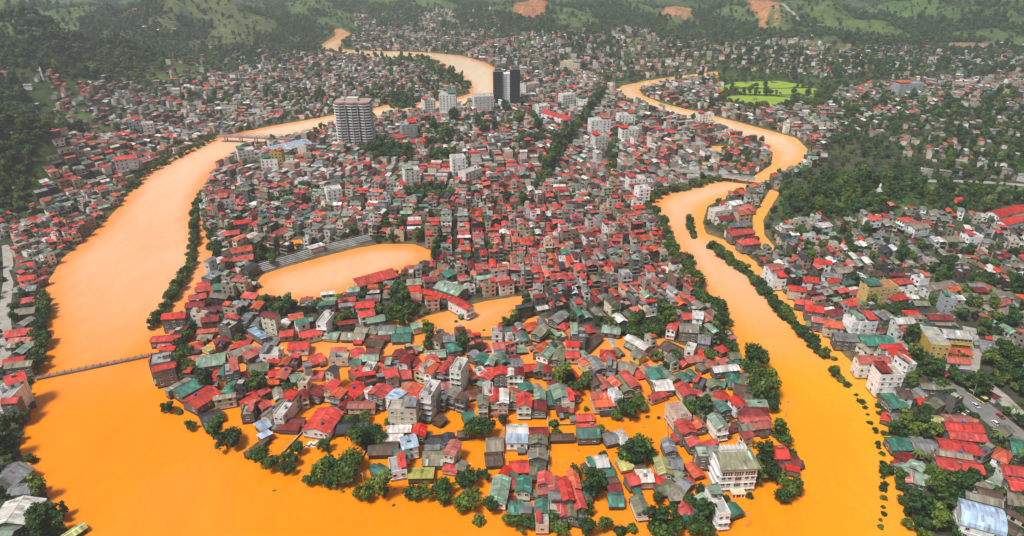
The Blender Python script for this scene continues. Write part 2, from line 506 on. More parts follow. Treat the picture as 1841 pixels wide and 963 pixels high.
def build_ground():
    def axis(a, b, fine, lo, hi, grow):
        v = list(np.arange(a, b, fine))
        s = fine; x = a
        L = []
        while x > lo:
            s *= grow; x -= s; L.append(x)
        s = fine; x = v[-1]
        R = []
        while x < hi:
            s *= grow; x += s; R.append(x)
        return np.array(L[::-1] + v + R)
    xs = axis(-330, 330, 2.5, -6000, 6000, 1.035)
    ys = axis(170, 640, 2.5, -1500, 7000, 1.012)
    X, Y = np.meshgrid(xs, ys)
    x = X.ravel(); y = Y.ravel()
    s = np.full(x.shape, 1e9)
    near = (np.abs(x) < 1700) & (y < 2600) & (y > 60)
    s[near] = shore(x[near], y[near])
    far_s = ~near
    s[far_s] = np.where(y[far_s] < 200, 60.0, 200.0)
    z = terrain(x, y, s)
    nx, ny = len(xs), len(ys)
    i = np.arange(nx * ny).reshape(ny, nx)
    F = np.stack([i[:-1, :-1].ravel(), i[:-1, 1:].ravel(), i[1:, 1:].ravel(), i[1:, :-1].ravel()], 1)
    me = bpy.data.meshes.new('ground')
    me.vertices.add(len(x)); me.loops.add(F.size); me.polygons.add(len(F))
    me.vertices.foreach_set('co', np.stack([x, y, z], 1).astype(np.float32).ravel())
    me.loops.foreach_set('vertex_index', F.ravel().astype(np.int32))
    me.polygons.foreach_set('loop_start', np.arange(0, F.size, 4, dtype=np.int32))
    me.polygons.foreach_set('use_smooth', np.ones(len(F), bool))
    me.update()
    c = np.zeros((len(x), 4), np.float32); c[:, 3] = 1
    grass = np.array([0.075, 0.095, 0.03]); mud = np.array([0.07, 0.065, 0.05]); wood = np.array([0.05, 0.085, 0.03]); light = np.array([0.105, 0.15, 0.05])
    hz = hills(x, y)
    town = np.clip(1 - hz / 6.0, 0, 1) * (np.clip(1 - (y - 500) / 700, 0.15, 1))
    f = np.clip(fbm(x, y, 0.011, 5, 21) * .8 + .25, 0, 1)
    w = wood[None] * (1 - f[:, None]) + light[None] * f[:, None]
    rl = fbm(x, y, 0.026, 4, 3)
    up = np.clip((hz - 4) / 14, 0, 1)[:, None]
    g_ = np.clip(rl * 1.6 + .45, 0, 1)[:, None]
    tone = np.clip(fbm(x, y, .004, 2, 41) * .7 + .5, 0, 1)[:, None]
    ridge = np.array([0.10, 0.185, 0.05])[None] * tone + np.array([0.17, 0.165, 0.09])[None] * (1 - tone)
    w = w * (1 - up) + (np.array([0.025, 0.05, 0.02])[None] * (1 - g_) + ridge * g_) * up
    cc = mud[None] * town[:, None] + (grass[None] * .4 + w * .6) * (1 - town[:, None])
    for p in GREEN:
        k = inside(reg(p), x, y)
        cc[k] = light * nrs.uniform(0.8, 1.2)
    for p, q in SOIL:
        # scars lie on slopes: look the place up along the line of sight
        A = np.array([GT(a, b_)[:2] for a, b_ in p])
        k = inside(A, x, y)
        cc[k] = np.array(q)
    bank = (s > -1.5) & (s < 4)
    cc[bank] = cc[bank] * .5 + np.array([0.2, 0.14, 0.07]) * .5
    c[:, :3] = cc
    at = me.color_attributes.new('Col', 'FLOAT_COLOR', 'POINT')
    at.data.foreach_set('color', c.ravel())
    me.materials.append(MAT['ground'])
    o = bpy.data.objects.new('ground', me)
    col.objects.link(o)
    tag(o, 'town ground, river banks and green hills', None, None, 'structure')
build_ground()

def build_water():
    xs = np.concatenate([[-5000, -2500, -1600], np.arange(-1000, 1001, 10.0), [1600, 2500, 5000]])
    ys = np.concatenate([[-1500, 0, 100], np.arange(150, 900, 8.0), np.arange(900, 1500, 16.0), [1700, 2000, 2600, 4000]])
    X, Y = np.meshgrid(xs, ys)
    x, y = X.ravel(), Y.ravel()
    s = shore(x, y)
    nx, ny = len(xs), len(ys)
    i = np.arange(nx * ny).reshape(ny, nx)
    F = np.stack([i[:-1, :-1].ravel(), i[:-1, 1:].ravel(), i[1:, 1:].ravel(), i[1:, :-1].ravel()], 1)
    me = bpy.data.meshes.new('water')
    me.from_pydata(np.stack([x, y, np.zeros_like(x)], 1).tolist(), [], F.tolist())
    # sky sheen painted in with some pale silt: paler far off and in mid-stream
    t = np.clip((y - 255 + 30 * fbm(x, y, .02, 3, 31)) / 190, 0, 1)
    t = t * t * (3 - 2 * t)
    t = t * np.clip((-s - 1) / 16, 0.25, 1)  # orange margins: tree reflections along the banks, put into the colour
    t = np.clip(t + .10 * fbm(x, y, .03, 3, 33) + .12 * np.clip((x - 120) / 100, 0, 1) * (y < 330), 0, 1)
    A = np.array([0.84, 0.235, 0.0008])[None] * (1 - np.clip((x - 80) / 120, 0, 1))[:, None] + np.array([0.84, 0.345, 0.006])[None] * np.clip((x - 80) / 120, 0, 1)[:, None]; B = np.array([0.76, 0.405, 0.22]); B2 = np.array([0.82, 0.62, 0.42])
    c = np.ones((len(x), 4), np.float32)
    f = np.clip((y - 480) / 400, 0, 1)[:, None]  # far water paler still, sky sheen put into the colour
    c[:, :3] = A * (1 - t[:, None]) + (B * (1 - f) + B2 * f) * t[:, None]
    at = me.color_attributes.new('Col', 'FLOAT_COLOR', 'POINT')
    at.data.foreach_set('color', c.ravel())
    me.materials.append(MAT['water'])
    o = bpy.data.objects.new('water', me)
    col.objects.link(o)
    return o
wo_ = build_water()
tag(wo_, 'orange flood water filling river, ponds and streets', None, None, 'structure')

# ---------------------------------------------------------------- occupancy of the ground, metre by metre
OX, OY, ON, OM = -1100, 150, 2200, 1900
occ = np.zeros((OM, ON), bool)

def stamp(cx, cy, L, W, r, test=False, grow=0.0, limit=0.12):
    hl, hw = L / 2 + grow, W / 2 + grow
    R = math.hypot(hl, hw)
    i0, i1 = int(cx - R - OX), int(cx + R - OX) + 2
    j0, j1 = int(cy - R - OY), int(cy + R - OY) + 2
    if i0 < 0 or j0 < 0 or i1 >= ON or j1 >= OM: return False
    xx, yy = np.meshgrid(np.arange(i0, i1) + OX + .5 - cx, np.arange(j0, j1) + OY + .5 - cy)
    ca, sa = math.cos(r), math.sin(r)
    k = (np.abs(xx * ca + yy * sa) <= hl) & (np.abs(-xx * sa + yy * ca) <= hw)
    sub = occ[j0:j1, i0:i1]
    if test:
        t = k.sum()
        return t > 0 and (sub & k).sum() <= limit * t
    sub |= k
    return True

# ---------------------------------------------------------------- colours of roofs and walls
ROOF = {'R': (0.7, 0.03, 0.012), 'D': (0.24, 0.016, 0.014), 'O': (0.7, 0.095, 0.016), 'P': (0.54, 0.12, 0.085), 'G': (0.05, 0.2, 0.145), 'L': (0.25, 0.36, 0.26),
        'E': (0.22, 0.225, 0.235), 'B': (0.05, 0.05, 0.06), 'K': (0.13, 0.075, 0.045), 'U': (0.36, 0.5, 0.68), 'W': (0.68, 0.64, 0.6), 'Y': (0.5, 0.48, 0.12),
        'C': (0.27, 0.235, 0.17), 'A': (0.19, 0.2, 0.11)}
RWORD = {'R': 'red', 'D': 'dark red', 'O': 'orange', 'P': 'faded pink', 'G': 'teal green', 'L': 'pale green', 'E': 'grey', 'B': 'charcoal', 'K': 'brown', 'U': 'light blue',
         'W': 'off-white', 'Y': 'yellow', 'C': 'tan', 'A': 'olive'}
WALL = {'w': (0.84, 0.82, 0.78), 'c': (0.62, 0.54, 0.4), 'g': (0.17, 0.158, 0.14), 'y': (0.66, 0.46, 0.1), 'p': (0.6, 0.42, 0.32), 'b': (0.42, 0.48, 0.5), 'n': (0.12, 0.085, 0.06),
        'o': (0.6, 0.42, 0.14)}
WWORD = {'w': 'white', 'c': 'cream', 'g': 'grey', 'y': 'yellow', 'p': 'pink', 'b': 'blue', 'n': 'brown', 'o': 'ochre'}

def vary(c, a=0.12, q=rnd):
    k = 1 + q.uniform(-a, a)
    m_ = sum(c) / 3; g_ = q.uniform(0, a * 1.3)      # some paint has faded towards grey
    return tuple(max(0.005, min(0.9, (v + (m_ - v) * g_) * k * (1 + q.uniform(-a * .12, a * .12)))) for v in c)

# ---------------------------------------------------------------- how a house is put together
def slab_roof(mb, q, t, c, uvs):
    """a thin roof sheet with real edges: q = four corners, counter-clockwise from above"""
    lo = [(p[0], p[1], p[2] - t) for p in q]
    mb.poly(list(q), 'roof', c, uvs)
    mb.poly(lo[::-1], 'roof', c, uvs[::-1])
    for k in range(len(q)):
        j = (k + 1) % len(q)
        mb.poly([lo[k], lo[j], q[j], q[k]], 'roof', c, [(0, 0)] * 4)

def gable(roof, L, W, z, rise, ov, c, full=True, c2=None):
    x0, x1 = -L / 2 - ov, L / 2 + ov
    k = rise / (W / 2)
    ye = W / 2 + ov
    ze = z - k * ov
    zr = z + rise
    S = math.hypot(ye, zr - ze)
    a = [(x0, -ye, ze), (x1, -ye, ze), (x1, 0, zr), (x0, 0, zr)]
    b = [(x0, 0, zr), (x1, 0, zr), (x1, ye, ze), (x0, ye, ze)]
    u1 = [(x0, S), (x1, S), (x1, 0), (x0, 0)]
    u2 = [(x0 + 40, 0), (x1 + 40, 0), (x1 + 40, S), (x0 + 40, S)]
    if full:
        slab_roof(roof, a, .12, c, u1); slab_roof(roof, b, .12, c2 or c, u2)
    else:
        roof.poly(a, 'roof', c, u1); roof.poly(b, 'roof', c2 or c, u2)

def house_geo(L, W, hh, st, typ, rc, wc, q, front, detail, wet):
    """returns walls, roof, [(name, geometry, kind of parent)], [windows]"""
    walls = MB(); roof = MB(); extra = []; wins = []
    hl, hw = L / 2, W / 2
    d1 = detail >= 1
    rise = min(2.4, W * q.uniform(.14, .24))
    if typ == 'g':
        walls.box(-hl, hl, -hw, hw, 0, hh, 'wall', wc, top=False)
        walls.poly([(hl, -hw, hh), (hl, hw, hh), (hl, 0, hh + rise)], 'wall', wc)
        walls.poly([(-hl, hw, hh), (-hl, -hw, hh), (-hl, 0, hh + rise)], 'wall', wc)
        gable(roof, L, W, hh + .06, rise, .5, rc, detail >= 2)
        if detail >= 2:
            cap = MB()
            z = hh + .06 + rise
            cap.poly([(-hl - .55, -.28, z - .02), (hl + .55, -.28, z - .02), (hl + .55, 0, z + .09), (-hl - .55, 0, z + .09)], 'roof', vary(rc, .25, q), [(0, 0)] * 4)
            cap.poly([(-hl - .55, 0, z + .09), (hl + .55, 0, z + .09), (hl + .55, .28, z - .02), (-hl - .55, .28, z - .02)], 'roof', vary(rc, .25, q), [(0, 0)] * 4)
            extra.append(('ridge_cap', cap, 'roof'))
    elif typ == 'h':
        walls.box(-hl, hl, -hw, hw, 0, hh, 'wall', wc, top=False)
        o = .6; rl = max(.4, hl - hw); zr = hh + rise * 1.25; ze = hh - .1
        A = (-hl - o, -hw - o, ze); B = (hl + o, -hw - o, ze); C_ = (hl + o, hw + o, ze); D_ = (-hl - o, hw + o, ze)
        E = (-rl, 0, zr); F_ = (rl, 0, zr)
        S = hw * 1.15
        for pts, uv in (([A, B, F_, E], [(-hl, S), (hl, S), (rl, 0), (-rl, 0)]), ([C_, D_, E, F_], [(hl, S), (-hl, S), (-rl, 0), (rl, 0)]),
                        ([B, C_, F_], [(-hw, S), (hw, S), (0, 0)]), ([D_, A, E], [(-hw, S), (hw, S), (0, 0)])):
            roof.poly(pts, 'roof', rc, uv)
        if detail >= 2: roof.poly([A, D_, C_, B], 'roof', rc)
    elif typ == 'v':      # a long barrel-roofed hall
        walls.box(-hl, hl, -hw, hw, 0, hh, 'wall', wc, top=False)
        pr = None; nseg = 8; s = 0
        for k in range(nseg + 1):
            a = math.pi * k / nseg
            y = -math.cos(a) * (hw + .4); z = hh + math.sin(a) * rise * 1.7
            if pr:
                ds = math.hypot(y - pr[0], z - pr[1])
                slab_roof(roof, [(-hl - .5, pr[0], pr[1]), (hl + .5, pr[0], pr[1]), (hl + .5, y, z), (-hl - .5, y, z)], .1, rc, [(-hl, s), (hl, s), (hl, s + ds), (-hl, s + ds)])
                s += ds
            pr = (y, z)
        for sx in (-1, 1):
            pts = [(sx * hl, -math.cos(math.pi * k / nseg) * hw * .98, hh + math.sin(math.pi * k / nseg) * rise * 1.65) for k in range(nseg + 1)]
            walls.poly(pts if sx > 0 else pts[::-1], 'wall', wc)
    elif typ == 'm':      # single pitch lean-to
        walls.box(-hl, hl, -hw, hw, 0, hh, 'wall', wc, top=False)
        r2 = rise * .9
        sg = 1 if q.random() < .5 else -1
        a = [(-hl - .4, -hw - .4, hh + .06 + (r2 if sg < 0 else 0)), (hl + .4, -hw - .4, hh + .06 + (r2 if sg < 0 else 0)),
             (hl + .4, hw + .4, hh + .06 + (r2 if sg > 0 else 0)), (-hl - .4, hw + .4, hh + .06 + (r2 if sg > 0 else 0))]
        slab_roof(roof, a, .1, rc, [(-hl, 0), (hl, 0), (hl, W), (-hl, W)])
        y = hw * sg
        walls.poly([(-hl, y, hh), (hl, y, hh), (hl, y, hh + r2 * .92), (-hl, y, hh + r2 * .92)], 'wall', wc)
        for x in (-hl, hl):
            walls.poly([(x, -y, hh), (x, y, hh), (x, y, hh + r2 * .92)], 'wall', wc)
    else:                 # flat concrete roof with parapet, often a metal canopy above
        slabc = vary((0.36, 0.33, 0.28), .3, q)
        walls.box(-hl, hl, -hw, hw, 0, hh, 'wall', wc, top=False)
        roof.poly([(-hl, -hw, hh), (hl, -hw, hh), (hl, hw, hh), (-hl, hw, hh)], 'concrete', slabc if rc is None else rc, [(0, 0), (L, 0), (L, W), (0, W)])
        if d1:
            par = MB()
            t = .18; ph = q.uniform(.6, 1.1)
            par.box(-hl, hl, -hw, -hw + t, hh + .003, hh + ph, 'wall', wc); par.box(-hl, hl, hw - t, hw, hh + .003, hh + ph, 'wall', wc)
            par.box(-hl, -hl + t, -hw + t, hw - t, hh + .003, hh + ph, 'wall', wc); par.box(hl - t, hl, -hw + t, hw - t, hh + .003, hh + ph, 'wall', wc)
            extra.append(('parapet', par, 'root'))
            kk = q.random()
            if L > 7 and kk < .75:
                s_ = MB()
                sx = q.choice((-1, 1)); cx = sx * (hl - 2.2)
                s_.box(cx - 1.6, cx + 1.6, -min(1.5, hw - .5), min(1.5, hw - .5), hh + .004, hh + 2.5, 'wall', wc, ctop=slabc, mtop='concrete')
                extra.append(('stair_room', s_, 'root'))
            if kk > .35:
                cn = MB()
                cc = vary(ROOF[q.choice('RRRDOPGLE')], .15, q)
                xl = q.uniform(.35, .6) * L
                x0 = -hl if q.random() < .5 else hl - xl
                zc = hh + 2.55
                slab_roof(cn, [(x0, -hw - .2, zc), (x0 + xl, -hw - .2, zc), (x0 + xl, hw + .2, zc + .55), (x0, hw + .2, zc + .55)], .08, cc, [(0, 0), (xl, 0), (xl, W), (0, W)])
                for px in (x0 + .25, x0 + xl - .25):
                    for py in (-hw + .1, hw - .1):
                        cn.box(px - .06, px + .06, py - .06, py + .06, hh, zc + .05 + (.45 if py > 0 else 0), 'trim', (.3, .3, .3), top=False)
                extra.append(('roof_canopy', cn, 'root'))
    if typ == 'f' or (st >= 2 and q.random() < .3):
        if d1:
            tk = MB(); ok = q.random()
            if ok < .75:
                x = q.uniform(-.35, .35) * L; y = q.uniform(-.2, .2) * W; z = hh + (.8 if typ == 'f' else rise + .25)
                bl = q.random() < .22
                tk.cyl((x - .75, y, z + .5), (x + .75, y, z + .5), .52, .52, 8, 'trim' if bl else 'steel', (.05, .14, .42) if bl else (.6, .6, .6))
                tk.box(x - .6, x + .6, y - .3, y + .3, z - .8, z + .05, 'trim', (.2, .2, .2), top=False)
                extra.append(('water_tank', tk, 'root'))
    if detail >= 1 and typ != 'v' and q.random() < (.55 if detail >= 2 else .4):
        # tin lean-to or kitchen built against the house
        lt = MB()
        c2 = vary(ROOF[q.choice('EEKKCCDRGLAB')], .3, q)
        z1 = q.uniform(2.6, 3.4) + (1.0 if wet else 0)
        w2 = q.uniform(1.8, 3.2); l2 = q.uniform(.35, .7) * (W if q.random() < .5 else L)
        if q.random() < .6:
            sg = q.choice((-1, 1)); l2 = min(l2, L * .8); o_ = q.uniform(-.5, .5) * (L - l2)
            ya, yb = sorted((sg * (hw + .02), sg * (hw + w2)))
            lt.box(o_ - l2 / 2, o_ + l2 / 2, ya, yb, 0, z1, 'wall', vary((.2, .17, .13), .3, q), top=False)
            zi, zo = z1 + .75, z1 + .04
            za, zb = (zo, zi) if sg < 0 else (zi, zo)
            slab_roof(lt, [(o_ - l2 / 2 - .3, ya - (.35 if sg < 0 else 0), za), (o_ + l2 / 2 + .3, ya - (.35 if sg < 0 else 0), za), (o_ + l2 / 2 + .3, yb + (.35 if sg > 0 else 0), zb), (o_ - l2 / 2 - .3, yb + (.35 if sg > 0 else 0), zb)], .07, c2,
                      [(0, 0), (l2, 0), (l2, w2), (0, w2)])
        else:
            sg = q.choice((-1, 1)); l2 = min(l2, W * .9); o_ = q.uniform(-.5, .5) * (W - l2)
            xa, xb = sorted((sg * (hl + .02), sg * (hl + w2)))
            lt.box(xa, xb, o_ - l2 / 2, o_ + l2 / 2, 0, z1, 'wall', vary((.2, .17, .13), .3, q), top=False)
            zi, zo = z1 + .75, z1 + .04
            za, zb = (zo, zi) if sg < 0 else (zi, zo)
            slab_roof(lt, [(xa - (.35 if sg < 0 else 0), o_ - l2 / 2 - .3, za), (xb + (.35 if sg > 0 else 0), o_ - l2 / 2 - .3, zb), (xb + (.35 if sg > 0 else 0), o_ + l2 / 2 + .3, zb), (xa - (.35 if sg < 0 else 0), o_ + l2 / 2 + .3, za)], .07, c2,
                      [(0, 0), (0, w2), (l2, w2), (l2, 0)])
        extra.append(('lean_to', lt, 'root'))
    # storeys: ledges, windows, balconies
    sh = hh / st
    faces = []
    for nm, n_, ln in (('x+', 0.0, W), ('x-', math.pi, W), ('y+', math.pi / 2, L), ('y-', -math.pi / 2, L)):
        f = math.cos(n_ - front)
        if f > .18: faces.append((f, nm, n_, ln))
    faces.sort(reverse=True)
    if d1:
        if st >= 2:
            ld = MB()
            for k in range(1, st):
                z = k * sh
                for (f, nm, n_, ln) in faces[:2]:
                    e = .16
                    if nm[0] == 'x':
                        x = hl if nm == 'x+' else -hl
                        ld.box(min(x, x + e * (1 if x > 0 else -1)), max(x, x + e * (1 if x > 0 else -1)), -hw, hw, z - .12, z + .1, 'trim', wc, bottom=True)
                    else:
                        y = hw if nm == 'y+' else -hw
                        ld.box(-hl, hl, min(y, y + e * (1 if y > 0 else -1)), max(y, y + e * (1 if y > 0 else -1)), z - .12, z + .1, 'trim', wc, bottom=True)
            if ld.f: extra.append(('floor_ledge', ld, 'root'))
        for fi, (f, nm, n_, ln) in enumerate(faces[:2]):
            isend = nm[0] == 'x'
            nw = max(1, int(ln / (2.4 if isend else 3.6)))
            if fi == 1: nw = max(1, int(ln / 5.5))
            if detail >= 2: nw = min(nw, 5)
            skip = 0.12 if fi == 0 else (.45 if isend else .6)
            for k in range(st):
                z0 = k * sh + sh * .3
                if k == 0 and wet: continue
                for w_ in range(nw):
                    if q.random() < skip: continue
                    ww = min(1.5, ln / nw * .55); wh = sh * .45
                    p = -ln / 2 + (w_ + .5) * ln / nw
                    x, y = ((hl if nm == 'x+' else -hl), p) if isend else (p, (hw if nm == 'y+' else -hw))
                    wins.append((x, y, z0, ww, wh, n_))
        # balcony on the most visible end
        if faces and st >= 2 and faces[0][1][0] == 'x' and q.random() < .55:
            nm = faces[0][1]
            for k in range(1, st):
                bc = MB()
                z = k * sh
                sg = 1 if nm == 'x+' else -1
                xa, xb = sorted((sg * (hl + .17), sg * (hl + 1.15)))
                bc.box(xa, xb, -hw + .15, hw - .15, z - .1, z + .08, 'trim', wc, bottom=True)
                xo = sg * (hl + 1.1)
                bc.box(min(xo, xo - sg * .08), max(xo, xo - sg * .08), -hw + .15, hw - .15, z + .65, z + .95, 'trim', vary((.6, .58, .52), .3, q), bottom=True)
                for y in np.linspace(-hw + .2, hw - .2, 5):
                    bc.box(min(xo, xo - sg * .06), max(xo, xo - sg * .06), y - .04, y + .04, z + .08, z + .65, 'trim', (.5, .48, .44), top=False)
                extra.append(('balcony', bc, 'root'))
    return walls, roof, extra, wins

def window_mesh():
    mb = MB()
    fr = (.62, .6, .56)
    mb.box(-.5, -.42, -.04, .1, 0, 1, 'trim', fr); mb.box(.42, .5, -.04, .1, 0, 1, 'trim', fr)
    mb.box(-.42, .42, -.04, .1, 0, .07, 'trim', fr); mb.box(-.42, .42, -.04, .1, .93, 1, 'trim', fr, bottom=True)
    mb.box(-.03, .03, -.02, .06, .07, .93, 'trim', fr)
    mb.box(-.55, .55, -.04, .2, -.06, -.003, 'trim', fr, bottom=True)
    mb.poly([(-.42, .02, .07), (.42, .02, .07), (.42, .02, .93), (-.42, .02, .93)], 'glass', (0, 0, 0))
    return mb.mesh('window')
WINDOW = window_mesh()

def put_window(parent, x, y, z, w, h, ang):
    o = bpy.data.objects.new('window', WINDOW)
    o.parent = parent
    o.location = (x + .02 * math.cos(ang), y + .02 * math.sin(ang), z)
    o.rotation_euler = (0, 0, ang - math.pi / 2)
    o.scale = (w, 1, h)
    col.objects.link(o)
    return o

class Spec:
    pass

def spec(cx, cy, r, L, W, st, typ, rk, wk, base, hh, wet, hand):
    s = Spec()
    s.cx, s.cy, s.r, s.L, s.W, s.st, s.typ, s.rk, s.wk, s.base, s.hh, s.wet, s.hand = cx, cy, r, L, W, st, typ, rk, wk, base, hh, wet, hand
    px, py, d = P(cx, cy, base + hh)
    s.px, s.py, s.d = px, py, d
    s.size = (FPX / d) ** 2 * (L * W * .6 + (L + W) * hh * .35)
    s.seen = -20 < px < 1861 and -20 < py < 1010
    return s
HOUSES = []

